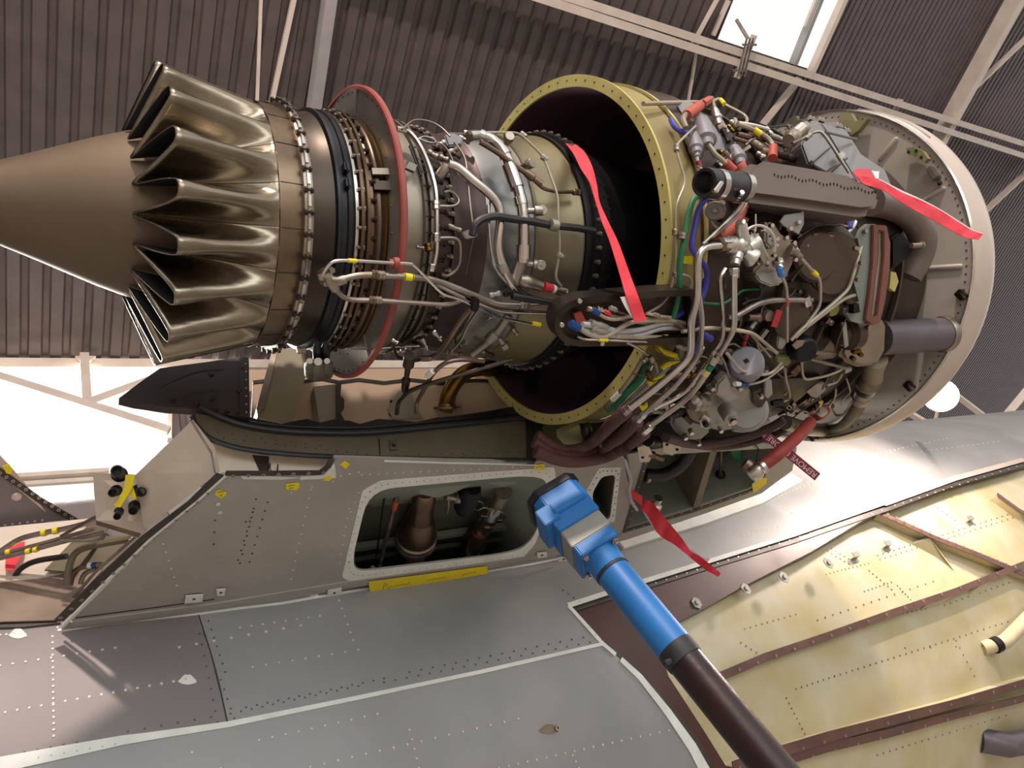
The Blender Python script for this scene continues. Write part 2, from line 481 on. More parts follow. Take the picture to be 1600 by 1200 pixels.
def outward(P):
    return nz(nz(V([0, P[1]-E0[1], P[2]-E0[2]])) + .6*nz(CAM - P))
def pplane(c, r=.45, axis=None):
    """a plane through a pixel point, square to axis or facing outwards and to the light"""
    P = P3(c, r); n = nz(axis) if axis is not None else outward(P)
    e1 = nz(V([1., 0, 0]) - n*n[0]) if abs(n[0]) < .95 else V([0, 1., 0])
    return Plane(P, e1, np.cross(n, e1))
def slab(name, pts, material, parent, c=None, r=.45, thick=.01, off=0.0, axis=None, rnd=0, holes=(), bevel=0, **k):
    """plate or block cut to a pixel outline, extruded to a real thickness"""
    c = c or (sum(p[0] for p in pts)/len(pts), sum(p[1] for p in pts)/len(pts))
    S = pplane(c, r, axis)
    if rnd: pts = round2(pts, rnd)
    o2 = [S.px(p[0], p[1]) for p in pts]; h2 = [[S.px(p[0], p[1]) for p in h] for h in holes]
    return obj(name, fill(MB(), S, o2, h2, thick, off), material, parent, bevel=bevel, **k)
def ribbon(name, A, B, material, parent=None, th=.0012, wav=0.0, **k):
    """cloth strip between two 3D edge paths"""
    A = spline(A, 5); B = spline(B, 5); n = min(len(A), len(B)); vs = []
    for i in range(n):
        m = nz(np.cross(B[i]-A[i], A[min(i+1, n-1)]-A[max(i-1, 0)])); w = wav*math.sin(i*.9)*m
        mid = (A[i]+B[i])/2 + w
        vs += [A[i], mid, B[i], B[i]+m*th, mid+m*th, A[i]+m*th]
    fs = [(i*6+k, i*6+(k+1) % 6, (i+1)*6+(k+1) % 6, (i+1)*6+k) for i in range(n-1) for k in range(6)]
    fs += [tuple(range(6)), tuple((n-1)*6+k for k in range(6))[::-1]]
    return obj(name, MB().add(vs, fs), material, parent, smooth=60, **k)
def ES(x): return V([E0[0] + x, E0[1], E0[2]])
def revolve(name, prof, material, parent, seg=96, closed=False, a0=0., a1=360., **k):
    """body of revolution about the engine axis; angle 0 = up, 90 = outboard"""
    mb = MB().lathe(ES(0), (1, 0, 0), prof, seg, closed=closed, caps=False, a0=a0, a1=a1, hint=(0, 0, 1))
    return obj(name, mb, material, parent, **k)
# ================================================================ the hangar
class Skew(Plane):
    def __init__(s, P0, e1, e2):
        s.P = V(P0, float); s.e1 = nz(e1); s.e2 = nz(e2); s.n = nz(np.cross(s.e1, s.e2))
        if s.n @ (CAM - s.P) < 0: s.n = -s.n
        s.inv = np.linalg.inv(np.column_stack([s.e1, s.e2, s.n]))
    def px(s, x, y):
        d = ray(x, y); D = ((s.P - CAM) @ s.n)/(d @ s.n); q = s.inv @ (CAM + D*d - s.P)
        return (float(q[0]), float(q[1]))
CH = MW @ nz(V([(2690-800)/F, (577-600)/F, 1]))            # purlin direction
RIB = MW @ nz(V([(22-800)/F, (2750-600)/F, 1]))            # direction of the roof ribs, down the slope
ROOF = Skew(W(0, 572, 10.5), CH, -RIB)
UPW = V([0, 0, 1.])
WALL = Plane(ROOF.P, CH, UPW)

def ribbed(name, S, a0, a1, b0, b1, pitch, deep, material, label, prof=(0, .5, .6, .86, .96), **k):
    mb = MB(); n = math.ceil((a1-a0)/pitch); row = []
    for i in range(n):
        a = a0 + i*pitch
        row += [(a + prof[0]*pitch, 0), (a + prof[1]*pitch, 0), (a + prof[2]*pitch, -deep), (a + prof[3]*pitch, -deep), (a + prof[4]*pitch, 0)]
    vs = [S.at(a, b0, o) for a, o in row] + [S.at(a, b1, o) for a, o in row]; m = len(row)
    vs += [S.at(a, b0, o-.012) for a, o in row] + [S.at(a, b1, o-.012) for a, o in row]
    fs = [(i, i+1, m+i+1, m+i) for i in range(m-1)] + [(2*m+i+1, 2*m+i, 3*m+i, 3*m+i+1) for i in range(m-1)]
    mb.add(vs, fs)
    return obj(name, mb, material, None, label, 'building', kind='structure', smooth=20, recalc=False, **k)

aL = ROOF.px(1122, 55)[0]; aR = ROOF.px(1265, 105)[0]; bS = ROOF.px(1180, 80)[1]
ribbed('ceiling', ROOF, -9, aL, .05, 16, .26, .055, 'roof', 'dark ribbed metal roof sheet above the engine')
ribbed('ceiling', ROOF, aR, aR + 40, -40, 16, .15, .045, 'roof_dark', 'finer ribbed dark roof sheet right of the skylight')
ribbed('ceiling', ROOF, aL, aR, .05, bS, .26, .055, 'roof', 'short dark roof sheet below the bright skylight')
# floor
obj('floor', MB().box((3, 0, -.05), (26, 0, 0), (0, 22, 0), (0, 0, .05)), 'concrete', None, 'grey concrete hangar floor', 'building', kind='structure')
obj('wall_left', MB().box((-9.2, -2, 5.5), (.1, 0, 0), (0, 13, 0), (0, 0, 5.5)), 'wall_clad', None, 'plain dark hangar side wall', 'building', kind='structure')
# far wall: glazing on the left, ribbed cladding beyond it
gx = WALL.px(266, 660)[0]; g0 = WALL.px(0, 752)[1]; zt = -.02
zb = -WALL.P[2]
ribbed('wall_far', WALL, gx, aR, zb, zt, .25, .05, 'wall_clad', 'dark ribbed cladding of the far hangar wall')
obj('wall_far', MB().prism([WALL.at(-10, zb), WALL.at(gx, zb), WALL.at(gx, g0-3.2), WALL.at(-10, g0-3.2)], -WALL.n*.2), 'wall_clad', None, 'plain lower wall under the far glazing', 'building', kind='structure')
def window(name, S, a0, a1, b0, b1, label, bars, fr=.12):
    t = thing(name, label, 'window', S.at((a0+a1)/2, b0)); t['kind'] = 'structure'
    mb = MB()
    mb.prism([S.at(a0, b0, -.05), S.at(a1, b0, -.05), S.at(a1, b1, -.05), S.at(a0, b1, -.05)], -S.n*.008)
    obj('pane', mb, 'glazing', t, smooth=0)
    for (p, q, w) in bars: obj('glazing_bar', MB().bar(p, q, w, .06, S.n), 'beam_white', t, smooth=0)
    return t
wl = lambda x, y, o=0.03: WALL.p3(x, y, o)
window('window_1', WALL, -10, gx, g0, zt, 'tall bright glazing under the eave beam at the left',
       [(wl(-60, 570), wl(300, 573), .16), (wl(267, 575), wl(264, 690), .12), (wl(-60, 757), wl(170, 742), .2), (wl(-60, 765), wl(170, 750), .06)])
window('window_2', WALL, -10, gx, g0-3.2, g0-.12, 'bright glazing band below the white sill rail at the left', [])
SKY = Skew(ROOF.P, CH, -RIB)
rf = lambda x, y, o=0.15: ROOF.p3(x, y, o)
window('window_3', ROOF, aL, aR, bS, 16, 'bright roof skylight above the long white purlin',
       [(rf(1136, 0, .03), rf(1112, 55, .03), .08)])
# the truss in front of the glazing
def beam(name, label, segs, material='beam_white', depth_=.12, S=None):
    mb = MB()
    for p, q, w in segs: mb.bar(p, q, w, depth_, (S or WALL).n)
    return obj(name, mb, material, None, label, 'beam', kind='structure', smooth=0)
wt = lambda x, y: WALL.p3(x, y, .3)
def px_w(p, w): return w*depth(p)/F
def wb(x0, y0, x1, y1, w): p, q = wt(x0, y0), wt(x1, y1); return (p, q, px_w(p, w))
beam('trim_1', 'long sloping white brace across the bright glazing', [wb(-60, 592, 262, 693, 10)])
beam('trim_2', 'short upright white post between eave beam and sloping brace', [wb(132, 574, 136, 652, 7)])
beam('trim_3', 'thin white brace rising to the right from the post foot', [wb(140, 650, 270, 600, 7)])
for i, pts in enumerate([[(118, 577), (150, 577), (134, 590)], [(120, 652), (152, 655), (136, 636)]]):
    obj('trim_4', MB().prism([wt(*p) for p in pts], -WALL.n*.05), 'beam_white', None, ['gusset plate at the top of the white post', 'gusset plate at the foot of the white post'][i], 'beam', kind='structure', smooth=0)
beam('trim_5', 'white eave beam along the top of the far glazing', [(WALL.at(-10, -.1, .12), WALL.at(gx+6, -.1, .12), .14)], depth_=.18)
def rb(x0, y0, x1, y1, w, o=.15, e0=0, e1=0):
    p, q = rf(x0, y0, o), rf(x1, y1, o); d_ = nz(q - p); return (p - d_*e0, q + d_*e1, px_w((p+q)/2, w))
RB = lambda n, l, segs, m='beam_white', d=.12: beam(n, l, segs, m, d, ROOF)
# long slotted purlin: two angles with short packers between them
RB('trim_6', 'upper angle of the long white slotted purlin', [rb(860, -13, 1700, 257, 13, .4, 7, 16)])
RB('trim_7', 'lower angle of the long white slotted purlin', [rb(850, -1, 1700, 276, 13, .4, 7, 16)])
packs = []
for i, x in enumerate((905, 960, 1003, 1048, 1092, 1135, 1180, 1226, 1275, 1320, 1368, 1415, 1470, 1520, 1570)):
    y = -12 + (x-850)*.3195
    packs.append((rf(x, y-2, .38), rf(x+24, y+6, .38), px_w(rf(x, y, .38), 16)))
RB('trim_8', 'packing plates between the two angles of the slotted purlin', packs, d=.05)
RB('trim_9', 'wide white rafter crossing the purlin at the right', [rb(1590, -40, 1405, 300, 24, .25, 9)], d=.2)
RB('trim_10', 'grey rafter rising behind the exhaust nozzle', [rb(512, -30, 480, 200, 29, .2, 9, 5)], 'beam_grey', .15)
RB('trim_11', 'thin upright white roof rod left of the slanted one', [rb(406, -20, 399, 170, 6, .1, 6, 3)], d=.04)
RB('trim_12', 'slanted white roof rod above the nozzle', [rb(462, -30, 418, 175, 10, .1, 6)], d=.06)
RB('trim_13', 'white edge rafter along the right side of the skylight', [rb(1318, -20, 1258, 115, 12, .12, 8)], d=.1)
RB('trim_14', 'pale inner rafter inside the skylight right edge', [rb(1290, -30, 1238, 100, 14, .02, 8)], 'beam_grey', .08)
RB('trim_15', 'thin brace from the purlin down to the fan case', [rb(1235, 118, 1165, 205, 11, .25, 0, 3)], d=.06)
RB('trim_16', 'thin brace above the purlin left of the skylight', [rb(1112, -10, 1072, 64, 6, .2)], d=.05)
RB('trim_17', 'hanging rod under the purlin left of the skylight', [rb(1080, 60, 1064, 160, 4, .2)], d=.04)
RB('trim_18', 'thin diagonal brace at the right frame edge', [rb(1640, 5, 1500, 140, 8, .25, 4)], d=.06)
RB('trim_19', 'short brace meeting the nacelle lip at the right', [rb(1640, 218, 1520, 330, 9, .25, 4, 3)], d=.06)
RB('trim_20', 'short stub brace just under the purlin', [rb(1392, 150, 1370, 200, 8, .25)], d=.06)
RB('trim_21', 'thin bright bar crossing the skylight', [rb(1272, -10, 1252, 40, 4, .1)], d=.05)
BX = lambda n, l, x0, y0, x1, y1, w, D0, D1: obj(n, MB().bar(W(x0, y0, D0), W(x1, y1, D1), w*D0/F, .08), 'beam_white', None, l, 'beam', kind='structure', smooth=0)
BX('trim_22', 'brace right of the floodlight low at the right', 1484, 610, 1550, 660, 9, 12, 12)
BX('trim_23', 'brace at the right edge above the fuselage', 1620, 592, 1560, 664, 11, 12, 12)
BX('trim_24', 'brace left of the floodlight over the fuselage', 1402, 634, 1452, 664, 9, 12, 12)
BX('trim_25', 'thin hanger under the floodlight', 1466, 636, 1460, 664, 3, 12, 12)
# fluorescent fitting hung on the purlin
lf = thing('hanging_light_fitting', 'slim grey light fitting hung across the purlin below the skylight', 'lamp', rf(1130, 78, .7))
obj('housing', MB().bar(rf(1143, 45, .6), rf(1117, 110, .6), .10, .06, ROOF.n), 'beam_white', lf, smooth=0)
for i in range(3): obj('tube', MB().tube([rf(1138-i*5, 48, .66), rf(1125-i*5, 106, .66)], .018, 8), 'steel_dull', lf)
for t in (.2, .8): obj('clip', MB().bar(rf(1146-26*t, 45+65*t, .68), rf(1126-26*t, 45+65*t, .68), .05, .03, ROOF.n), 'steel_dull', lf, smooth=0)
obj('hanger', MB().tube([rf(1133, 26, .3), rf(1133, 50, .6)], .03, 6), 'steel_dull', lf)
# floodlight
fl = thing('floodlight', 'bright round floodlight glowing behind the nacelle lip', 'lamp', FLOOD)
fa = nz(V([-.9, -.35, -.25]))
obj('reflector', MB().lathe(FLOOD - fa*.0 + V([.03, .02, .02]), -fa, [(0, .085), (.06, .07), (.12, .04), (.16, .04), (.16, .001)], 24, caps=False), 'casing_grey', fl)
obj('lens', MB().ball(FLOOD + V([.03, .02, .02]), .082, 8, 20, (1, 1, .35), fa), 'lamp_glow', fl)
obj('bracket', MB().bar(FLOOD - fa*.14, FLOOD + V([.5, .3, .25]), .03, .03), 'beam_grey', fl, smooth=0)

# ================================================================ fuselage
FU = Barrel(3.15, 2.2, 1.25)
H1 = round2([(597, 763, 22), (815, 743, 18), (852, 746, 22), (856, 768, 10), (838, 832, 18), (818, 858, 22), (780, 867, 20), (565, 893, 16), (552, 886, 14), (553, 862, 10), (572, 783, 22)], 14, 3)
fp = FU.px
seam = [(308, 955), (326, 1010), (340, 1060), (356, 1132)]
seal_line = [(-220, 1236), (0, 1195), (190, 1157), (356, 1132), (560, 1090), (750, 1050), (942, 1006)]
bay_up = [(888, 946), (1000, 910), (1120, 873), (1240, 836), (1380, 787), (1490, 748), (1600, 718)]
bay_lo = [(888, 946), (942, 1006), (1000, 1056), (1045, 1110), (1085, 1165), (1125, 1235), (1200, 1420)]
aM, bT, bB = 8.0, 2.35, -1.5
g = [fp(*p) for p in bay_up]; gl = [fp(*p) for p in bay_lo]
gend = (aM, g[-1][1] + .1)
fus = thing('aircraft_fuselage', 'grey painted aircraft fuselage side with riveted skin panels below the engine pylon', 'aircraft', FU.p3(500, 1050))
q = [fp(*p) for p in seam]; sl = [fp(*p) for p in seal_line]
UP_R = q + sl[4:] + g + [gend, (aM, bT), (q[0][0], bT)]
UP_L = [(q[0][0]-.003, bT), (-2.5, bT), (-2.5, sl[0][1] - .1)] + sl[:4] + [(p[0]-.003, p[1]) for p in q[::-1][1:]]
LOW = [(p[0], p[1]-.004) for p in sl[::-1]] + [(-2.5, sl[0][1]-.104), (-2.5, bB), (gl[-1][0], bB)] + gl[::-1][:-1]
hc_ = V(H1).mean(0)
acc = [fp(*(hc_ + (V(p) - hc_)*.985)) for p in H1]
obj('skin_panel', fill(MB(), FU, UP_R, (acc,), .004, 0, .09), 'fuselage_paint', fus)
obj('skin_panel', fill(MB(), FU, UP_L, (), .004, 0, .09), 'fuselage_paint_rosy_lit', fus, 'grey skin panel left of the dark seam with warm light tinted into its colour')
obj('skin_panel', fill(MB(), FU, LOW, (), .004, -.0015, .09), 'fuselage_paint', fus)
strip('panel_seam', FU, seam, 2.2, 'seam_dark', fus, .0003, .0006, 3)
strip('sealant_strip', FU, seal_line, (26, 26, 20, 12, 9, 7, 6, 6, 5), 'sealant', fus, 0, .0012)
strip('sealant_strip', FU, [(90, 985), (200, 971), (310, 959), (370, 951), (440, 943), (560, 922), (640, 911), (760, 893), (830, 882), (860, 876), (900, 868), (980, 842)], 4, 'sealant', fus, 0, .0015)
strip('sealant_strip', FU, bay_up[:1] + bay_up[1:5], 7, 'sealant', fus, 0, .0012)
strip('sealant_strip', FU, bay_up[4:], 9, 'cowl_skin', fus, 0, .0012)
strip('sealant_strip', FU, [(888, 946), (942, 1006), (962, 1023)], 7, 'sealant', fus, 0, .0012)
strip('sealant_strip', FU, [(970, 1030), (1000, 1058), (1043, 1112), (1082, 1168), (1118, 1235)], (9, 11, 14, 18, 22), 'sealant', fus, 0, .0012)
dots('rivets', FU, [(-20, 1043, 180, 1012, 11), (8, 1113, 290, 1061, 16), (82, 994, 84, 1150, 17), (280, 1011, 470, 977, 8), (90, 980, 280, 962, 14), (0, 992, 20, 990, 3)], 2.6, 'rivet_light', fus, 0)
dots('rivets', FU, [(405, 1156, 590, 1115, 10), (485, 1198, 810, 1123, 16), (780, 1200, 1060, 1138, 20), (395, 1042, 560, 1015, 9), (375, 980, 500, 962, 8), (530, 938, 552, 1000, 6), (640, 1140, 655, 1200, 5), (895, 1180, 905, 1200, 3), (345, 1200, 350, 1199, 1), (10, 1216, 300, 1175, 2)], 2.2, 'rivet_light', fus, -.0012)
dots('rivets', FU, [(38, 1175, 120, 1160, 5), (60, 1184, 180, 1163, 7), (200, 1143, 330, 1120, 6), (312, 990, 340, 1128, 9), (326, 970, 352, 1050, 7), (345, 1062, 366, 1122, 5), (360, 1115, 560, 1072, 13), (385, 1105, 600, 1060, 14), (600, 1066, 940, 1000, 20), (640, 1050, 930, 992, 17), (880, 922, 905, 940, 4)], 1.7, 'rivet_dark', fus, 0)
dots('rivets', FU, [(1160, 836, 1216, 823, 8), (1195, 778, 1262, 815, 12), (1180, 790, 1410, 700, 40), (1350, 770, 1412, 745, 12), (1240, 735, 1480, 685, 36), (1360, 725, 1415, 748, 12), (1175, 708, 1232, 694, 9), (1440, 705, 1560, 690, 16)], 1.5, 'rivet_light', fus, 0)
# pitted spots with bare metal
for x, y in ((293, 1062), (28, 990)):
    obj('blemish', fill(MB(), FU, [fp(x+13*math.cos(a)*(1+.3*math.sin(3*a)), y+8*math.sin(a)) for a in np.linspace(0, 6.1, 12)], (), .001, .0008), 'sealant', fus)
obj('blemish', fill(MB(), FU, [fp(858+14*math.cos(a)*(1+.3*math.sin(3*a)), 1139+8*math.sin(a)) for a in np.linspace(0, 6.1, 12)], (), .001, .0002), 'panel_dirty', fus)
fr = obj('drain', MB().lathe(FU.p3(870, 1138), FU.nrm(FU.p3(870, 1138)), [(0, .008), (.006, .008), (.006, .004), (.001, .004)], 12), 'steel_dull', fus)

# ---- open bay in the fuselage side
bay = thing('fuselage_bay', 'open cream painted bay in the fuselage behind brown edged frame', 'aircraft', FU.p3(1400, 1000, -.08))
cre = [(1140, 1200), (1105, 1143), (1048, 1055), (1037, 1019), (1041, 993), (1062, 970), (1105, 948), (1162, 915), (1270, 860), (1352, 810), (1394, 787), (1490, 754), (1600, 724)]
ext = lambda L: L + [gend]
b_out = gl[::-1][1:] + g + [gend]
loop_out = [(aM, bB), (gl[-1][0], bB)] + gl[::-1][:-1] + g + [gend]
cg = [fp(1185, 1300), fp(1160, 1240)] + [fp(*p) for p in cre]
loop_in = [(aM - .02, bB + .03), (cg[0][0] + .05, bB + .03)] + cg + [(aM - .02, cg[-1][1] + .08)]
obj('edge_frame', fill(MB(), FU, [(p[0]-.005, p[1]) for p in loop_out], [loop_in], .05, -.012, .12), 'brown_primer', bay)
big = [(aM + .1, bB - .1), (gl[-1][0] - .2, bB - .1), (gl[0][0] - .1, gl[0][1]), (g[2][0], g[2][1]+.12), (aM + .1, g[-1][1]+.3)]
obj('inner_skin', fill(MB(), FU, big, (), .004, -.075, .12), 'cream', bay)
strip('edge_strip', FU, [(892, 946), (942, 1000), (1003, 1052), (1050, 1108), (1092, 1165), (1132, 1235)], (8, 10, 12, 14, 18, 22), 'strip_dark', bay, -.011, .003)
strip('edge_strip', FU, [(895, 949), (1000, 916), (1120, 879), (1240, 843), (1385, 794), (1490, 755), (1600, 725)], 9, 'strip_dark', bay, -.011, .003)
dots('rivets', FU, [(1010, 914, 1380, 796, 24), (1400, 788, 1590, 727, 16), (960, 1020, 1130, 1220, 14)], 1.8, 'fastener', bay, -.008)
BF = -.075
def channel(name, pts, wpx, h, label=None, double=False):
    """stringer standing off the inner skin: web plus brown cap"""
    P = [FU.p3(x, y, BF) for x, y in pts]
    mb = MB().rail(P, .004, h, FU.nrm)
    o = obj(name, mb, 'cream', bay, label)
    w = wpx*depth(P[0])/F
    c = obj('cap', MB().rail([p + FU.nrm(p)*h for p in P], w, .004, FU.nrm), 'brown_cap', o)
    return o
r1 = channel('stringer', [(1112, 1064), (1200, 1026), (1300, 992), (1400, 956), (1500, 922), (1600, 882), (1720, 838)], 13, .055)
r2 = channel('stringer', [(1150, 1200), (1215, 1178), (1300, 1152), (1400, 1126), (1500, 1100), (1600, 1070), (1740, 1030)], 17, .06)
r2b = channel('stringer', [(1150, 1216), (1215, 1196), (1300, 1170), (1400, 1147), (1500, 1120), (1600, 1096), (1740, 1055)], 15, .05)
r3 = channel('stringer', [(1378, 796), (1420, 815), (1470, 838), (1530, 862), (1600, 892), (1700, 935)], 10, .05)
r4 = channel('stringer', [(1563, 768), (1600, 795), (1700, 850)], 9, .05)
dots('rivets', FU, [(1130, 1056, 1590, 884, 17), (1160, 1199, 1590, 1073, 14), (1170, 1212, 1590, 1097, 13), (1390, 801, 1590, 886, 16)], 2.1, 'fastener', bay, BF + .064, ring=True)
dots('rivets', FU, [(1310, 846, 1345, 868, 6), (1316, 842, 1352, 864, 6), (1310, 884, 1376, 868, 12), (1378, 880, 1415, 912, 7), (1372, 914, 1414, 900, 8), (1424, 906, 1450, 934, 7), (1390, 855, 1600, 790, 26), (1394, 862, 1600, 798, 26), (1480, 780, 1510, 800, 5), (1330, 1055, 1600, 970, 30), (1270, 1075, 1330, 1055, 8), (1255, 1090, 1290, 1160, 9), (1440, 1010, 1560, 1010, 4), (1520, 1000, 1550, 1060, 6), (1300, 960, 1480, 900, 16), (1420, 955, 1470, 945, 8), (1500, 940, 1600, 905, 12), (1180, 995, 1205, 1012, 4), (1185, 972, 1265, 950, 10), (1480, 1165, 1600, 1128, 12), (1400, 1190, 1470, 1168, 8)], 1.6, 'casing_straw', bay, BF)
def clip(x, y, label=None, flat=False, w=14):
    P = FU.p3(x, y, BF if not flat else -.012); n = FU.nrm(P); s = depth(P)/F
    mb = MB()
    if flat: mb.lathe(P, n, [(0, w*.7*s), (.003, w*.7*s), (.003, w*.3*s), (.008, w*.25*s)], 6)
    else:
        t = nz(V([1., 0, 0])); b = np.cross(n, t)
        mb.box(P + n*.012, t*w*.45*s, b*.002, n*.012).box(P + n*.025 + b*.01, t*w*.5*s, b*.012, n*.0015).box(P+n*.002-b*.008, t*w*.5*s, b*.01, n*.0015)
    return obj('clip', mb, 'clip_grey', bay, smooth=20)
for x, y in ((1352, 860), (1402, 842), (1530, 803), (1556, 900)): clip(x, y, w=16)
for x, y in ((1297, 878), (1228, 900), (1168, 918), (1091, 940)): clip(x, y, flat=True)
gp = FU.p3(1478, 930, BF)
gs = obj('gusset', MB().prism([FU.p3(1462, 946, BF), FU.p3(1470, 934, BF+.05), FU.p3(1452, 932, BF+.05), FU.p3(1512, 918, BF+.05), FU.p3(1492, 940, BF)], V([.012, 0, .012])), 'cream', bay, smooth=0)
obj('gusset', MB().prism([FU.p3(1536, 926, BF), FU.p3(1546, 928, BF), FU.p3(1562, 902, BF+.05), FU.p3(1552, 900, BF+.05)], V([.012, 0, .012])), 'cream', bay, smooth=0)
obj('gusset', MB().prism([FU.p3(1445, 838, BF), FU.p3(1505, 872, BF), FU.p3(1512, 884, BF), FU.p3(1460, 836, BF+.045)], V([.01, 0, .01])), 'cream', bay, None, smooth=0)
pl = lambda pts, off: [FU.p3(x, y, o + BF) for (x, y), o in zip(pts, off)]
dr = obj('drain_pipe', MB().tube(soften(pl([(1564, 1014), (1578, 1004), (1602, 972), (1640, 930)], (-.01, .05, .07, .08)), .03), .033, 14), 'cream', bay, 'cream stub pipe with dark clamp at the right edge')
obj('clamp', MB().tube(pl([(1570, 1010), (1574, 1006)], (.025, .035)), .037, 14), 'black_metal', dr)
gp_ = obj('drain_pipe', MB().tube(pl([(1566, 1172), (1578, 1166), (1650, 1150)], (-.02, .06, .08)), .055, 18), 'cylinder_grey', bay, 'dark grey pipe at the lower right corner')

# ================================================================ engine pylon
root = FU.p3(100, 987)
root2 = FU.p3(870, 880)
A_ = W(400, 730, 1.55)
PY = Plane(A_, root2 - root, root - A_)
pt = PY.p3
pyl = thing('engine_pylon', 'grey painted engine pylon with open access holes between engine and fuselage', 'aircraft', pt(600, 820))
H2 = round2([(925, 770), (940, 744), (962, 741), (953, 812), (930, 812)], 8, 3)
H3 = round2([(1012, 712), (1215, 700), (1195, 745), (1170, 763), (1085, 793), (980, 826)], 5, 2)
OUT = [(345, 742), (400, 741), (505, 741), (516, 730), (522, 714), (700, 719), (850, 721), (960, 714), (1000, 706), (1090, 690), (1180, 690), (1245, 700), (1238, 735), (1190, 771), (1100, 803), (980, 843), (870, 872), (750, 891), (560, 917), (330, 957), (96, 985)]
sheet('skin_panel', PY, OUT, 'pylon_paint', pyl, [H1, H2, H3], .006)
dots('rivets', PY, [(455, 770, 520, 752, 3), (486, 765, 455, 905, 11), (505, 750, 560, 738, 5), (565, 742, 840, 728, 22), (545, 795, 530, 880, 7), (560, 770, 548, 800, 3), (885, 690, 877, 770, 7), (880, 735, 870, 790, 5), (255, 850, 276, 915, 6)], 1.7, 'rivet_light', pyl, 0)
dots('rivets', PY, [(400, 780, 375, 880, 8), (418, 785, 390, 878, 8), (336, 813, 334, 850, 3), (395, 800, 372, 875, 6), (384, 815, 384, 816, 1)], 1.8, 'hole', pyl, 0)
dots('rivets', PY, [(341, 788, 344, 801, 2)], 3.2, 'sealant', pyl, 0, ring=True)
# sealed frame round each opening
f1 = [(594, 751), (866, 729), (869, 752), (836, 850), (812, 876), (548, 909), (534, 901), (566, 767)]
o = sheet('opening_frame', PY, f1, 'sealant', pyl, [H1], .003, .0015, label='pale sealed frame round the large access hole', rnd=4)
per = dens(round2([(590, 757), (825, 736), (860, 738), (862, 768), (845, 836), (824, 865), (785, 872), (560, 900), (545, 893), (546, 862), (566, 778)], 16, 3), 11)
mb = MB()
for x, y in per:
    p = pt(x, y, .0016); mb.lathe(p, PY.n, [(0, .0016), (.0006, .0014), (.0007, .0001)], 6)
obj('rivets', mb, 'hole', o, kind='stuff')
f2 = [(916, 765), (936, 731), (970, 729), (960, 815), (922, 815)]
o = sheet('opening_frame', PY, f2, 'sealant', pyl, [H2], .003, .0015, label='pale sealed frame behind the blue jack head', rnd=4)
dots('rivets', PY, [(921, 765, 937, 737, 4), (942, 735, 962, 735, 4), (966, 740, 958, 805, 8)], 1.4, 'hole', o, .0016)
# recess boxes behind the openings
def recess(H, deep, m_wall, m_back, n1='recess_wall', n2='recess_back', grow=1.0, skew=0.0):
    c = V(H).mean(0); L = [PY.px(*(c + (V(p)-c)*1.01)) for p in H]
    mb = MB(); k = len(L)
    lc = V(L).mean(0); L0 = L; L = [tuple(lc + (V(q_) - lc)*grow + V([0, skew*deep])) for q_ in L]
    vs = [PY.at(a, b, -.006) for a, b in L0] + [PY.at(a, b, -deep) for a, b in L]
    mb.add(vs, [(i, (i+1) % k, k + (i+1) % k, k + i) for i in range(k)])
    w = obj(n1, mb, m_wall, pyl, recalc=False)
    b = obj(n2, fill(MB(), PY, L, (), .003, -deep), m_back, pyl)
    return w, b
recess(H1, .145, 'interior_pale', 'interior_green', grow=1.15, skew=2.3)
recess(H2, .12, 'interior_green', 'olive_panel')
recess(H3, .16, 'interior_pale', 'interior_green')
pin = lambda x, y, d: Plane(PY.P - PY.n*d, PY.e1, PY.e2).p3(x, y)
obj('ledge', MB().rail([pin(545, 852, .138), pin(700, 830, .138), pin(812, 815, .138)], .02, .02, PY.nrm), 'interior_pale', pyl)
obj('ledge', MB().rail([pin(540, 874, .132), pin(700, 850, .132), pin(830, 835, .132)], .012, .015, PY.nrm), 'interior_green', pyl)
obj('bracket', MB().prism([pin(652, 762, .05), pin(748, 752, .05), pin(705, 772, .05), pin(682, 778, .05), pin(656, 772, .05)], -PY.n*.02), 'interior_pale', pyl, smooth=0)
obj('bracket', MB().prism([pin(755, 752, .05), pin(830, 742, .05), pin(808, 755, .05), pin(785, 760, .05)], -PY.n*.02), 'interior_pale', pyl, smooth=0)
# bleed ducts inside the large hole
def duct(name, label, p, q, prof, d0, d1, parent=None, m='bronze_duct', **k):
    A, B = pin(*p, d0), pin(*q, d1); L = np.linalg.norm(B-A); s = depth(A)/F
    return obj(name, MB().lathe(A, B-A, [(t*L, w*s) for t, w in prof], 28), m, parent, label, **k)
d1 = thing('bleed_duct', 'flared bronze bleed duct standing at the left of the access hole', 'duct', pin(650, 830, .1))
duct('upper_neck', None, (664, 766), (655, 815), [(0, 16), (.1, 19), (.4, 19), (.42, 17.5), (.5, 18), (1, 24)], .1, .1, d1)
duct('bell', None, (656, 808), (650, 842), [(0, 21), (.3, 26), (.7, 31), (1, 31)], .1, .1, d1)
duct('clamp_band', None, (651, 836), (649, 847), [(0, 31), (.1, 33), (.4, 33), (.5, 31.5), (.6, 33), (.9, 33), (1, 31)], .1, .1, d1, 'steel_dull')
duct('lower_cone', None, (650, 846), (645, 866), [(0, 28), (.3, 25), (.8, 22), (1, 17)], .1, .1, d1)
duct('lower_bellows', None, (645, 862), (638, 896), [(0, 17), (.2, 20), (.5, 22), (.8, 21), (1, 16)], .1, .1, d1)
d2 = thing('bleed_valve', 'smaller tilted bleed duct with wire clamps right of the flared duct', 'duct', pin(745, 820, .09))
duct('top_flange', None, (787, 768), (776, 790), [(0, 14), (.15, 14), (.2, 11), (.8, 11), (1, 14)], .07, .08, d2, 'steel_dull')
duct('coupling', None, (776, 788), (761, 812), [(0, 12), (.2, 15), (.4, 13), (.6, 16), (.8, 13), (1, 15)], .08, .09, d2, 'steel')
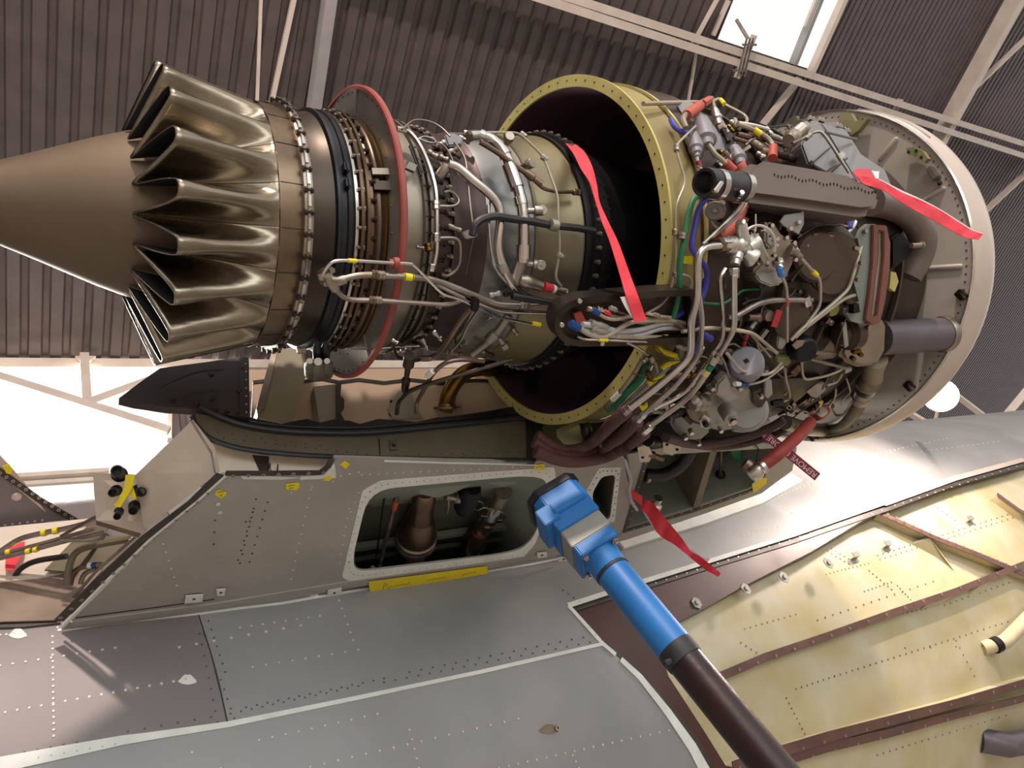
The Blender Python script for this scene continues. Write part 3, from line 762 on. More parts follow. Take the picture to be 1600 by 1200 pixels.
duct('neck', None, (761, 812), (748, 836), [(0, 15), (.5, 15), (.55, 14), (1, 17)], .09, .1, d2)
duct('bulb', None, (749, 830), (733, 862), [(0, 13), (.2, 18), (.5, 20), (.8, 18), (1, 15)], .09, .1, d2)
duct('lower_sleeve', None, (735, 858), (716, 890), [(0, 18), (.15, 19), (.2, 17), (1, 19)], .1, .11, d2, 'black_metal')
for i, (x, y) in enumerate(((757, 800), (747, 790), (780, 806))):
    obj('wire_clamp', MB().tube(spline([pin(x + 9*math.cos(a), y + 7*math.sin(a), .06+.01*math.sin(a)) for a in np.linspace(0, 6.28, 9)], 2), .0016, 6), 'chrome', d2)
act = thing('valve_actuator', 'dark round actuator under the bracket between the two bleed ducts', 'valve', pin(728, 778, .08))
duct('body', None, (738, 762), (722, 800), [(0, 14), (.2, 18), (.8, 17), (1, 10)], .07, .07, act, 'black_metal')
duct('plug', None, (722, 780), (696, 776), [(0, 8), (.4, 8), (.45, 5), (1, 5)], .07, .07, act, 'steel_dull')
obj('lead', MB().tube(spline([pin(701, 776, .07), pin(701, 792, .06), pin(699, 802, .06)]), .003, 6), 'steel_dull', act)
rod = thing('control_rod', 'thick steel control rod with orange band inside the access hole', 'rod', pin(605, 820, .09))
obj('tube', MB().tube([pin(624, 757, .09), pin(594, 880, .09)], .0068, 12), 'steel_dull', rod)
obj('band', MB().tube([pin(618.5, 782, .09), pin(615.5, 795, .09)], .0085, 12), 'boot_orange', rod)
obj('rod_end', MB().ball(pin(593, 884, .09), .014, 6, 10), 'casing_dark', rod)
rod = thing('control_rod', 'thin dark control rod left of the orange banded rod', 'rod', pin(590, 820, .09))
obj('tube', MB().tube([pin(603, 760, .09), pin(586, 884, .09)], .003, 8), 'black_metal', rod)
obj('rod_end', MB().ball(pin(582, 888, .06), .009, 6, 10), 'interior_pale', rod)
for p, qq in (((560, 785), (625, 763)), ((556, 800), (610, 772))):
    obj('conduit', MB().tube(soften([pin(*p, .13), pin((p[0]+qq[0])/2, (p[1]+qq[1])/2+2, .13), pin(*qq, .13)], .02), .004, 8), 'interior_green', pyl)
# triangular bay: web plate, dark hose, drain mast
obj('web_plate', MB().prism([pin(1112, 700, .0), pin(1122, 700, .0), pin(1092, 796, .0), pin(1082, 796, .0)], -PY.n*.15), 'olive_panel', pyl, smooth=0)
strip('fastener_strip', PY, [(1010, 716), (976, 830)], 8, 'strip_dark', pyl, .001, .002)
strip('fastener_strip', PY, [(976, 829), (1085, 797), (1176, 765)], 9, 'strip_dark', pyl, .001, .002)
dots('rivets', PY, [(1008, 722, 980, 822, 9), (990, 825, 1170, 767, 13)], 1.8, 'fastener', pyl, .003, ring=True)
strip('edge_fairing', FU, [(966, 850), (1090, 814), (1180, 783), (1244, 748)], 22, 'sealant', pyl, .0, .012)
strip('sealant_strip', PY, [(600, 720), (700, 723), (838, 726)], 3, 'sealant', pyl, .0, .002)
hd = thing('flexible_duct', 'black flexible duct elbow inside the triangular pylon bay', 'duct', pin(1040, 735, .05))
obj('hose', MB().tube(spline([pin(1008, 742, .06), pin(1035, 742, .045), pin(1062, 728, .04), pin(1080, 706, .05), pin(1088, 690, .06)]), .022, 14), 'hose_black', hd)
obj('clamp', MB().tube([pin(1008, 743, .06), pin(1013, 743.5, .058)], .025, 14), 'steel_dull', hd)
ms = thing('drain_mast', 'slim dark drain mast with round foot in the triangular bay', 'fitting', pin(1128, 750, .08))
obj('tube', MB().tube([pin(1127, 690, .08), pin(1125, 752, .08)], .006, 10), 'steel_brown', ms)
obj('foot', MB().lathe(pin(1126, 738, .085), pin(1124, 758, .09) - pin(1126, 738, .085), [(0, .008), (.006, .014), (.014, .018), (.028, .02), (.034, .012)], 14), 'black_metal', ms)
obj('green_bracket', MB().prism([pin(1140, 700, .09), pin(1156, 700, .09), pin(1160, 726, .09), pin(1146, 716, .09)], -PY.n*.01), 'cable_green', pyl, smooth=0)
# fillet strip where pylon meets the fuselage
strip('root_fillet', PY, [(110, 974), (330, 946), (560, 908), (750, 882), (870, 864), (975, 834)], 13, 'pylon_paint', pyl, .0, .004, label='narrow grey fillet along the pylon root')
strip('gap', PY, [(118, 965), (250, 948), (335, 936)], 2, 'hole', pyl, .0005, .0008)
def tape(pts, label, m='yellow', S=PY, off=.0012, marks=(), name='yellow_tape', cat='tape', **k):
    t = thing(name, label, cat, S.p3(*pts[0], off)) if marks else None
    o = sheet('strip' if marks else name, S, pts, m, t, (), .0006, off + .0006, **({} if marks else dict(label=label, cat=cat)), **k)
    for w in marks:
        obj('handwriting', MB().tube([S.p3(x, y, off + .0009) for x, y in w], .0007, 5), 'ink', t)
    return t or o
sq = lambda x0, x1, y0, y1, n, amp: [(x0 + (x1-x0)*i/n, y0 + (y1-y0)*i/n + amp*math.sin(i*2.3)*(1 if i % 3 else .3)) for i in range(n+1)]
tape([(575, 905), (760, 881), (761, 893), (640, 913), (577, 922)], 'long yellow tape with faint handwriting under the large access hole', off=.008, marks=[[(597, 917), (600, 907), (604, 908), (601, 913)], sq(604, 640, 914, 908, 14, 2.5), sq(665, 697, 903, 898, 12, 2), sq(720, 742, 895, 890, 10, 2)])
tape([(336, 768), (342, 764), (354, 768), (353, 773), (345, 778), (337, 773)], 'small yellow sticker near the left pylon corner', marks=[sq(340, 350, 768, 767, 5, 1), sq(343, 348, 773, 772, 4, 1)], cat='sticker')
tape([(447, 755), (467, 753), (468, 760), (464, 765), (446, 764)], 'yellow sticker right of the left corner sticker', marks=[sq(450, 460, 758, 757, 5, 1), sq(452, 458, 762, 761, 4, 1)], cat='sticker')
tape([(506, 745), (516, 742), (519, 746), (514, 751), (506, 750)], 'tiny yellow sticker beside the white sealant corner', cat='sticker')
tape([(531, 725), (538, 719), (547, 724), (540, 732)], 'plain yellow diamond sticker under the black seal', cat='sticker')
tape([(834, 726), (850, 724), (851, 733), (835, 734)], 'yellow sticker above the top right corner of the large hole', marks=[sq(837, 848, 729, 728, 5, 1)], cat='sticker')
for pts, l in (([(290, 928), (317, 926), (316, 937), (288, 940)], 'white tab at the left of the pylon root'), ([(338, 918), (352, 917), (350, 928), (339, 928)], 'small white tab above the left root tab'), ([(512, 920), (533, 916), (533, 927), (510, 931)], 'white tab below the pylon beside the yellow tape'), ([(838, 862), (853, 860), (854, 868), (839, 870)], 'white tab under the jack head'), ([(870, 869), (888, 866), (889, 874), (872, 876)], 'lowest white tab right of the large hole')):
    sf, of = (PY, .006)
    t = sheet('sealant_tab', sf, pts, 'sealant', pyl, (), .002, of)
    c = V(pts).mean(0); dots('screw_hole', sf, [(c[0], c[1], c[0], c[1], 1)], 2.6, 'hole', t, of + .0002)
obj('sealant_patch', fill(MB(), PY, [PY.px(*p) for p in ((516, 720), (523, 726), (525, 746), (500, 748), (468, 749), (470, 744), (505, 742), (514, 733))], (), .001, .0012), 'sealant', pyl)
obj('sealant_patch', fill(MB(), PY, [PY.px(*p) for p in ((376, 743), (430, 744), (470, 746), (440, 749), (380, 748))], (), .001, .0012), 'sealant', pyl)
# dark fastener strip down the rear edge
strip('fastener_strip', PY, [(345, 740), (300, 784), (228, 838), (160, 900), (92, 968)], 15, 'strip_dark', pyl, .001, .003)
strip('sealant_strip', PY, [(352, 741), (310, 779), (232, 842), (168, 905), (100, 974)], 4, 'sealant', pyl, .001, .004)
dots('fasteners', PY, [(325, 768, 95, 962, 15)], 3.2, 'fastener', pyl, .004, ring=True, h=.0025)
strip('fastener_strip', PY, [(352, 738), (420, 738), (500, 737), (512, 728), (518, 716)], 10, 'strip_dark', pyl, .001, .003)
dots('fasteners', PY, [(364, 741, 505, 736, 7)], 3.2, 'fastener', pyl, .004, ring=True, h=.0025)

# ---- rear end of the pylon: connector plate, sloping closure panel, tubes
def quad(name, pts, Ds, material, parent, th=.004, **k):
    P = [W(x, y, D) for (x, y), D in zip(pts, Ds)]
    n = nz(np.cross(P[1]-P[0], P[2]-P[0])); n = n if n @ (CAM-P[0]) > 0 else -n
    return obj(name, MB().prism(P, -n*th), material, parent, **k)
Dp = lambda x, y: depth(pt(x, y))
quad('closure_panel', [(212, 742), (300, 657), (334, 700), (342, 738), (225, 828)], [1.62, 1.54, 1.55, 1.56, 1.68], 'panel_beige', pyl, smooth=0)
strip('closure_edge', PY, [(300, 658), (330, 706), (336, 738)], 3, 'steel', pyl, .002, .002)
rp = thing('connector_plate', 'beige plate with black electrical plugs at the pylon rear', 'panel', W(185, 780, 1.7))
quad('plate', [(145, 738), (218, 742), (236, 815), (222, 834), (150, 813)], [1.74, 1.7, 1.68, 1.7, 1.76], 'panel_beige', rp, smooth=0)
quad('lower_flange', [(150, 812), (222, 832), (216, 840), (150, 820)], [1.76, 1.7, 1.72, 1.78], 'panel_dirty', rp, smooth=0)
for x, y, rr, dx, dy in ((187, 742, 15, -4, -6), (182, 766, 11, -6, 4), (216, 766, 12, 5, 3), (210, 790, 11, -2, 8), (186, 799, 9, -3, 8)):
    A = W(x, y, 1.7); B = W(x + dx, y + dy, 1.62); L = np.linalg.norm(B-A); s = 1.65/F*.62
    c = obj('plug', MB().lathe(A, B-A, [(0, rr*1.3*s), (.15*L, rr*1.3*s), (.2*L, rr*s), (.45*L, rr*s), (.5*L, rr*.8*s), (.6*L, rr*.8*s), (.65*L, rr*1.05*s), (L, rr*1.0*s), (L, rr*.75*s), (.8*L, rr*.7*s)], 16), 'black_metal', rp)
ribbon('yellow_tape', [W(196, 742, 1.60), W(194, 760, 1.60), W(186, 778, 1.60), W(177, 790, 1.61)], [W(211, 742, 1.6), W(206, 762, 1.6), W(196, 780, 1.6), W(187, 793, 1.6)], 'yellow', label='yellow tape ribbon tied over the black plugs', cat='tape')
ribbon('yellow_tape', [W(199, 760, 1.61), W(203, 772, 1.61), W(207, 780, 1.61)], [W(207, 758, 1.61), W(210, 768, 1.61), W(213, 779, 1.61)], 'yellow', label='short loose yellow tape end below the ribbon knot', cat='tape')
fd_ = lambda L, o: [depth(FU.p3(max(x, -40), y, k)) for (x, y), k in zip(L, o)]
L_ = [(104, 918), (150, 838), (205, 836), (226, 842), (112, 958)]
quad('rear_bay_wall', L_, fd_(L_, (.03, .09, .12, .12, .02)), 'olive_panel', pyl, smooth=0)
L_ = [(-40, 912), (60, 906), (120, 885), (160, 896), (88, 974), (-40, 978)]
sheet('rear_bay_floor', FU, L_, 'panel_dirty', pyl, (), .004, .012)
L_ = [(-40, 835), (150, 816), (150, 840), (108, 900), (60, 910), (-40, 920)]
sheet('rear_bay_back', FU, L_, 'panel_beige', pyl, (), .004, .014)
L_ = [(70, 905), (150, 822), (172, 836), (116, 908)]
sheet('rear_bay_gusset', FU, L_, 'olive_panel', pyl, (), .004, .03)
strip('fastener_strip', FU, [(-40, 981), (40, 978), (95, 972)], 9, 'strip_dark', pyl, .002, .003)
obj('edge_tube', MB().tube([W(212, 838, 1.78), W(150, 893, 1.82), (W(84, 968, 1.84))], .004, 8), 'steel_dull', pyl)
def wtube(name, pts, D, wpx, material, label, parent=None, cr=.03, bands=(), cat='pipe', curve=False):
    P = [W(p[0], p[1], p[2] if len(p) > 2 else D) for p in pts]
    t = thing(name, label, cat, P[0]) if parent is None and bands else parent
    Q = spline(P) if curve else soften(P, cr)
    kw = dict(label=label, cat=cat) if t is None else {}
    o = obj(name if t is None else 'tube', MB().tube(Q, wpx/2*D/F, 8), material, t, **kw)
    for x0, y0, x1, y1, m in bands:
        obj('band', MB().tube([W(x0, y0, D), W(x1, y1, D)], wpx*.62*D/F, 10), m, t)
    return t or o
wtube('hydraulic_tube', [(-30, 884), (6, 858), (32, 841), (62, 834), (110, 825), (152, 813)], 1.82, 9, 'steel', 'upper steel tube with yellow bands entering the pylon rear', bands=[(66, 833, 72, 832, 'yellow'), (84, 830, 91, 828.5, 'yellow')])
wtube('hydraulic_tube', [(-30, 872), (25, 860), (75, 847), (148, 826)], 1.80, 7, 'steel_dull', 'middle steel tube with one yellow band at the pylon rear', bands=[(10, 863, 17, 862, 'yellow')])
wtube('hydraulic_tube', [(-30, 880), (50, 860), (100, 846), (164, 832)], 1.79, 7, 'steel_dull', 'lower steel tube with two yellow bands at the pylon rear', bands=[(41, 862, 48, 860.5, 'yellow'), (53, 859.5, 59, 858, 'yellow')])
wtube('electrical_conduit', [(95, 838), (120, 824), (140, 812), (175, 795)], 1.78, 5, 'steel_brown', 'thin brown conduit rising to the connector plate')
wtube('vent_hose', [(20, 914), (24, 900), (36, 886), (60, 876), (105, 869)], 1.85, 9, 'hose_black', 'dark curved hose beside the red cloth', curve=True)
wtube('vent_tube', [(104, 914), (107, 890), (114, 866), (132, 854), (204, 842)], 1.82, 11, 'olive_panel', 'thick olive tube curving into the pylon rear bay', cr=.06)
wtube('vent_tube', [(110, 914), (114, 894), (124, 887), (140, 884), (160, 883)], 1.83, 8, 'steel_brown', 'short brown tube with white and blue bands in the rear bay', bands=[(138, 884, 144, 883.5, 'band_white'), (145, 883.5, 151, 883, 'blue_fitting'), (152, 883, 160, 883, 'casing_straw')])
wtube('vent_tube', [(126, 912), (130, 898), (142, 890), (160, 886)], 1.84, 8, 'steel_dull', 'short plain grey tube below the banded tube')
wtube('electrical_conduit', [(95, 845), (155, 845), (164, 834)], 1.77, 5, 'steel_dull', 'grey hooked conduit under the connector plate')
for x in (22, 30): obj('foot', MB().bar(W(x-6, 914, 1.85), W(x+6, 912, 1.85), .012, .02), 'steel_brown', pyl)
ribbon('red_cloth', [FU.p3(40, 867, .04), FU.p3(36, 884, .04), FU.p3(21, 912, .04)], [FU.p3(14, 872, .04), FU.p3(10, 892, .04), FU.p3(9, 911, .04)], 'streamer', label='red cloth hanging in the pylon rear bay at the left edge', cat='cloth')
# tail skin at far left
tl = thing('tail_fairing', 'rosy grey riveted tail fairing panel at the left edge', 'aircraft', W(30, 790, 2.1))
TP = Plane(W(40, 800, 2.1), (1, 0, 0), MW @ V([0, 1., .35]))
sheet('skin_panel', TP, [(-120, 655), (0, 732), (60, 778), (126, 818), (104, 828), (30, 842), (-120, 872)], 'fuselage_paint_rosy_lit', tl)
sheet('edge_panel', TP, [(-120, 640), (-5, 706), (18, 730), (40, 756), (72, 800), (60, 790), (0, 740), (-120, 662)], 'cowl_skin', tl, off=.004)
strip('fastener_strip', TP, [(-60, 702), (0, 735), (60, 779), (126, 817)], 9, 'strip_dark', tl, .004, .003)
dots('fasteners', TP, [(-10, 731, 122, 815, 14)], 2.6, 'fastener', tl, .007, ring=True)
dots('rivets', TP, [(-4, 822, 66, 813, 7)], 2.0, 'rivet_light', tl, .001)
obj('scoop', MB().ball(TP.p3(26, 776, .002), .014, 6, 12, (1, 1, .4), TP.n), 'cowl_skin', tl)
sheet('yellow_sticker', TP, [(4, 727), (14, 724), (20, 732), (18, 740), (10, 738)], 'yellow', None, off=.008, label='round yellow sticker on the tail fairing edge', cat='sticker')

# ================================================================ jack
J0, J1 = W(866, 782, 1.66), W(1245, 1245, 1.2)
jd = nz(J1 - J0); jl = np.linalg.norm(J1 - J0)
ex = AX*0 + MW @ V([1., -.18, 0]); ex = nz(ex - jd*(ex @ jd)); ey = np.cross(jd, ex)
jk = thing('support_jack', 'blue steadying jack with brown lower tube pressed under the pylon', 'jack', J1)
def jp(px):
    """distance along the jack axis at which it crosses pixel column px"""
    best = min(np.linspace(-.2, jl, 2000), key=lambda t: abs((lambda c: c[0]/c[2]*F + 800)(MW.T @ (J0 + jd*t - CAM)) - px))
    return best
def plate(name, px0, px1, w, h, m, ch=0.0, sh=(0, 0), label=None, parent=None):
    a, b = J0 + jd*jp(px0) + ex*sh[0] + ey*sh[1], J0 + jd*jp(px1) + ex*sh[0] + ey*sh[1]
    c = ch
    pts = [(-w+c, -h), (w-c, -h), (w, -h+c), (w, h-c), (w-c, h), (-w+c, h), (-w, h-c), (-w, -h+c)] if c else [(-w, -h), (w, -h), (w, h), (-w, h)]
    return obj(name, MB().prism([a + ex*p[0] + ey*p[1] for p in pts], b - a), m, parent or jk, label, smooth=0, bevel=.002)
plate('rubber_pad', 862, 870, .064, .064, 'hose_black', .022, label='black rubber pad')
plate('pad_block', 868, 893, .058, .062, 'blue_paint', .018)
plate('middle_block', 890, 908, .052, .056, 'blue_paint', 0)
plate('side_block', 880, 897, .02, .05, 'blue_paint', 0, (-.05, .012))
plate('shim_plate', 906, 926, .05, .05, 'plate_grey', 0, label='bare grey plate')
fg = plate('flange', 926, 938, .05, .05, 'blue_paint', .006)
for sx in (-1, 1):
    for sy in (-1, 1):
        c = J0 + jd*jp(937) + ex*sx*.037 + ey*sy*.037
        b = obj('bolt', MB().lathe(c, jd, [(0, .008), (.008, .008), (.008, .005), (.014, .005)], 6), 'steel', fg)
def seg(name, p0, p1, prof, m, label=None):
    a, b = J0 + jd*jp(p0), J0 + jd*jp(p1); L = np.linalg.norm(b-a)
    return obj(name, MB().lathe(a, jd, [(t*L, r) for t, r in prof], 36), m, jk, label)
seg('collar', 936, 956, [(0, .042), (.3, .041), (.5, .039), (.9, .039), (1, .037)], 'blue_paint')
seg('grease_ring', 955.5, 958.5, [(0, .0393), (1, .0393)], 'grime')
seg('upper_tube', 958, 1056, [(0, .0375), (1, .0375)], 'blue_paint')
seg('joint_ring', 1054, 1072, [(0, .0378), (.2, .0385), (.8, .0382), (1, .037)], 'grime')
lp = J0 + jd*jp(1070)
zt_ = (lp[2] - .06)/(-jd[2])
obj('lower_tube', MB().tube([lp, lp + jd*min(zt_, 4.0)], .0355, 32), 'rust_pole', jk)
gp2 = J0 + jd*jp(1066)
obj('screw', MB().lathe(gp2 + ex*-.03 + ey*.02, nz(-ex*.6+ey*.3-jd*.0), [(0, .007), (.014, .007), (.016, .004)], 8), 'grime', jk)
ft = lp + jd*min(zt_, 4.0)
obj('foot_plate', MB().lathe(V([ft[0], ft[1], .0]), (0, 0, 1), [(0, .16), (.02, .16), (.05, .06), (.11, .05)], 24), 'blue_paint', jk)
# ================================================================ engine: hot section
eng = thing('jet_engine', 'uncowled turbofan engine with lobed bronze exhaust mixer hanging over the pylon', 'engine', ES(0))
XE = lambda px, r, py=345: EC(px, py, r)[0] - E0[0]
revolve('exhaust_cone', [(-1.52, .0005), (-1.50, .018), (-1.45, .040), (-1.40, .056), (-1.343, .0735), (-1.296, .093), (-1.25, .113), (-1.2, .1345), (-1.15, .153), (-1.1, .168), (-.9, .19)], 'cone', eng, 96)
revolve('exhaust_core', [(-.92, .19), (-.92, .243)], 'soot_shade', eng, 48)
NL = 19
mx = revolve('exhaust_mixer', [(-.931, .2450), (-.931, .2468), (-.905, .2455), (-.885, .2435)], 'nozzle_ring', eng, 114)
half = 180/NL
prof = [(1, .1565), (.95, .157), (.90, .160), (.85, .168), (.78, .184), (.69, .205), (.59, .228), (.50, .249), (.43, .264), (.37, .2745), (.29, .2815), (.15, .2847), (0, .285)]
prof = [(-a, r) for a, r in prof] + [(a, r) for a, r in prof[-2::-1]]
def lobe_mesh():
    rows = 18; vs = []; m = len(prof)
    for i in range(rows + 1):
        s = i/rows
        for k, (a, r) in enumerate(prof):
            a0 = -1 + 2*k/(m-1)
            e = min(1, s*1.12); ph = a*half
            x_end = -1.103 - (.285 - r)/(.285 - .158)*.052
            w = s**.95 if r < .246 else s**1.05
            mid = .2175 + .0675*math.cos(math.pi*a)
            b_ = min(1, s*1.15)**2.2
            rt = r*b_ + mid*(1 - b_)
            rr = .2452 + (rt - .2452)*w
            vs.append((x_end*s + -.924*(1-s), rr, ph))
    fs = [(i*m+k, (i+1)*m+k, (i+1)*m+k+1, i*m+k+1) for i in range(rows) for k in range(m-1)]
    return vs, fs
lv, lf_ = lobe_mesh()
for j in range(NL):
    c = 151.5 + j*360/NL
    mb = MB().add([EP(x, r, c + ph) for x, r, ph in lv], lf_)
    o = obj('lobe', mb, 'nozzle', mx, smooth=70, recalc=False)
    sd = o.modifiers.new('sheet', 'SOLIDIFY'); sd.thickness = .0022; sd.offset = -1; o.data.materials.append(MATS['soot_shade']); sd.material_offset = 1
for j in range(NL*1):
    a = 151.5 + (j + .5)*360/NL
    if abs((a - 143 + 180) % 360 - 180) > 110: continue
    obj('seam', MB().bar(EP(-.929, .2466, a), EP(-.888, .2442, a), .0018, .0012, EP(-.9, 1, a) - EP(-.9, 0, a)), 'soot_shade', mx, smooth=0)
revolve('mixer_flange', [(-.889, .244), (-.889, .2535), (-.884, .2545), (-.878, .2545), (-.873, .2535), (-.873, .240)], 'steel_dull', eng, 96)
bolt = proto('bolt', MB().lathe((0, 0, -.006), (0, 0, 1), [(0, .0052), (.004, .0052), (.004, .0034), (.012, .0034), (.012, .0055), (.017, .0055)], 6), 'casing_dark')
bolt2 = proto('bolt', MB().lathe((0, 0, -.004), (0, 0, 1), [(0, .006), (.007, .006), (.007, .0036), (.013, .0036)], 6), 'steel_dull')
clipm = proto('flange_clip', MB().box((0, 0, 0), (.0035, 0, 0), (0, .011, 0), (0, 0, .011)), 'casing_grey')
def ringbolts(me, x, r, n, parent, zdir=(-1, 0, 0), lo=30, hi=260, a0=0, scale=1):
    for i in range(n):
        a = a0 + i*360/n
        if lo <= a % 360 <= hi: place('bolt', me, EP(x, r, a), zdir, parent, scale)
fl1 = obj('flange_rim', MB().lathe(ES(0), (1, 0, 0), [(-.884, .252), (-.884, .258), (-.880, .258), (-.880, .252)], 96, closed=True, hint=(0, 0, 1)), 'casing_grey', eng)
ringbolts(bolt, -.880, .2565, 40, fl1)
for i in range(40):
    a = i*9 + 4.5
    if 40 <= a <= 250:
        obj('scallop', MB().bar(EP(-.882, .258, a-2.2), EP(-.882, .258, a+2.2), .006, .005, EP(-.88, 1, a)-EP(-.88, 0, a)), 'steel', fl1, smooth=0)
revolve('rear_casing', [(-.873, .240), (-.868, .2365), (-.85, .238), (-.834, .2425), (-.828, .2445)], 'casing_dark', eng)
bd = revolve('clamp_band', [(-.829, .2445), (-.826, .252), (-.820, .2525), (-.818, .249), (-.808, .249), (-.806, .2525), (-.798, .252), (-.795, .2455)], 'band_black', eng)
for a in (114, 121): slab_c = obj('lug', MB().box(EP(-.808, .255, a), (.005, 0, 0), (EP(0, 1, a)-EP(0, 0, a))*.012, np.cross(EP(0, 1, a)-EP(0, 0, a), (1, 0, 0))*.012), 'band_black', bd, bevel=.004)
revolve('polished_ring', [(-.795, .2455), (-.792, .2505), (-.786, .2505), (-.782, .246)], 'chrome', eng)
f2 = revolve('turbine_flange', [(-.783, .245), (-.783, .2585), (-.777, .2585), (-.777, .2475), (-.771, .2475), (-.771, .2585), (-.765, .2585), (-.765, .245)], 'casing_bronze', eng)
ringbolts(bolt2, -.779, .253, 44, f2)
ringbolts(bolt, -.763, .2535, 44, f2, (1, 0, 0), a0=4)
revolve('turbine_casing', [(-.766, .247), (-.756, .2475), (-.754, .249), (-.750, .2475), (-.742, .2478), (-.740, .2492), (-.736, .2478), (-.728, .248), (-.724, .245), (-.716, .235)], 'casing_bronze', eng)
revolve('polished_ring', [(-.731, .2481), (-.729, .2497), (-.725, .2496), (-.723, .2455)], 'gold_duct', eng)
# firewall ring with red rim
fw = revolve('firewall_ring', [(-.724, .246), (-.724, .308), (-.720, .308), (-.720, .246)], 'firewall', eng, 120, closed=True)
revolve('rim', [(-.7285, .306), (-.7285, .3125), (-.7255, .3155), (-.7175, .3155), (-.7145, .312), (-.7145, .306), (-.720, .309), (-.724, .309)], 'red_rim', fw, 120, closed=True)
mb = MB()
for i in range(64):
    for rr in (.3,) + ((.262,) if i % 2 else ()):
        p = EP(-.7242, rr, i*5.6); mb.lathe(p, (-1, 0, 0), [(0, .0022), (.0012, .0018), (.0016, .0003)], 6)
obj('rivets', mb, 'rivet_dark', fw, kind='stuff')
for a, l in ((60, 'strap'), (196, 'strap')):
    obj('splice_strap', MB().box(EP(-.7265, .28, a), (.002, 0, 0), (EP(0, 1, a)-EP(0, 0, a))*.028, np.cross(EP(0, 1, a)-EP(0, 0, a), (1, 0, 0))*.008), 'firewall', fw, smooth=0)
ar = revolve('guide_bracket', [(-.755, .250), (-.755, .256), (-.722, .264), (-.722, .256)], 'casing_grey', eng, 6, closed=True, a0=112, a1=115)
revolve('guide_bracket', [(-.755, .250), (-.755, .256), (-.722, .264), (-.722, .256)], 'casing_dark', eng, 6, closed=True, a0=118, a1=122)
# ---- core
cg_ = revolve('core_casing', [(-.712, .236), (-.70, .248), (-.66, .2545), (-.655, .2545), (-.653, .262), (-.647, .262), (-.647, .25), (-.64, .25), (-.64, .262), (-.634, .262), (-.632, .25)], 'casing_grey', eng)
ringbolts(bolt, -.646, .2575, 52, cg_, (1, 0, 0))
ch = revolve('combustor_casing', [(-.633, .25), (-.625, .246), (-.60, .2455), (-.585, .2475), (-.585, .2565), (-.575, .2565), (-.575, .248), (-.53, .2475), (-.512, .25), (-.505, .2545)], 'casing_heat', eng)
ringbolts(bolt2, -.588, .2525, 56, ch)
ringbolts(bolt, -.604, .2465, 48, ch, lo=100, hi=200)
revolve('diffuser_casing', [(-.506, .2535), (-.49, .258), (-.46, .262), (-.42, .266), (-.395, .2685)], 'casing_blued', eng)
revolve('diffuser_band', [(-.396, .268), (-.394, .272), (-.386, .272), (-.384, .269), (-.34, .274), (-.30, .281), (-.27, .286)], 'casing_straw', eng)
cf = revolve('compressor_flange', [(-.27, .282), (-.27, .292), (-.262, .293), (-.258, .288), (-.25, .288), (-.246, .297), (-.236, .297), (-.232, .29), (-.218, .29), (-.215, .295), (-.2, .295), (-.196, .287), (-.185, .28)], 'black_metal', eng)
ringbolts(bolt2, -.238, .2985, 60, cf, (-1, 0, 0))
ringbolts(bolt, -.2, .291, 60, cf, (-1, 0, 0))
revolve('compressor_casing', [(-.19, .282), (-.10, .268), (.05, .255), (.5, .25)], 'black_metal', eng, 64)
# ---- fan duct
fd = revolve('fan_duct', [(-.165, .42), (.02, .418), (.35, .41), (.35, .25)], 'duct_inside', eng, 120)
fy = revolve('duct_flange', [(-.168, .4195), (-.168, .4475), (-.162, .4475), (-.162, .4195)], 'zinc_yellow', eng, 140, closed=True)
mb = MB()
for i in range(72): mb.lathe(EP(-.1683, .434, i*5), (-1, 0, 0), [(0, .0026), (.0006, .0022), (.0007, .0002)], 6)
obj('rivet_holes', mb, 'hole', fy, kind='stuff')
mb = MB()
for i in range(120): mb.lathe(EP(-.158 + .0, .4192, i*3), -(EP(0, 1, i*3)-EP(0, 0, i*3)), [(0, .0018), (.001, .0012)], 5)
obj('rivets', mb, 'rivet_dark', fd, kind='stuff')
osk = revolve('duct_skin', [(-.163, .44), (-.10, .441), (-.07, .4425)], 'zinc_skin', eng, 120)
revolve('duct_band', [(-.07, .4425), (-.02, .444), (.04, .446)], 'brown_cast', eng, 120)
revolve('stiffener', [(-.06, .443), (-.06, .449), (-.052, .449), (-.052, .443)], 'zinc_yellow', osk, 120, closed=True)
revolve('fan_case', [(.04, .446), (.045, .452), (.06, .452), (.065, .436), (.3, .43), (.6, .425), (.92, .43)], 'brown_cast', eng, 96)
for x in (.2, .42, .7): revolve('case_rib', [(x, .43), (x, .445), (x+.012, .445), (x+.012, .43)], 'casing_dark', eng, 96, closed=True)

# ---- service strut tray crossing the duct
TY = [(866, 507), (870, 488), (884, 474), (905, 466), (960, 460), (1034, 454), (1090, 452), (1090, 538), (1000, 540), (905, 542), (884, 538), (870, 524)]
TYI = [(876, 507), (880, 492), (892, 481), (910, 476), (960, 470), (1034, 464), (1080, 462), (1080, 527), (1000, 530), (908, 532), (890, 529), (879, 520)]
tr = slab('strut_fairing', round2(TY, 8, 3), 'casing_dark', eng, c=(960, 505), r=.47, thick=.055, holes=(round2(TYI, 8, 3),), bevel=0)
slab('tray_floor', round2(TY, 8, 3), 'brown_cast', tr, c=(960, 505), r=.44, thick=.006)
for x, y in ((877, 507), (905, 470), (1000, 535), (940, 536)): face_disc('screw', (x, y), 4, 4, 'steel', tr, .478)
slab('red_sleeve', [(897, 490), (908, 486), (915, 500), (928, 507), (920, 512), (900, 502)], 'boot_orange', tr, c=(960, 505), r=.455, thick=.012)

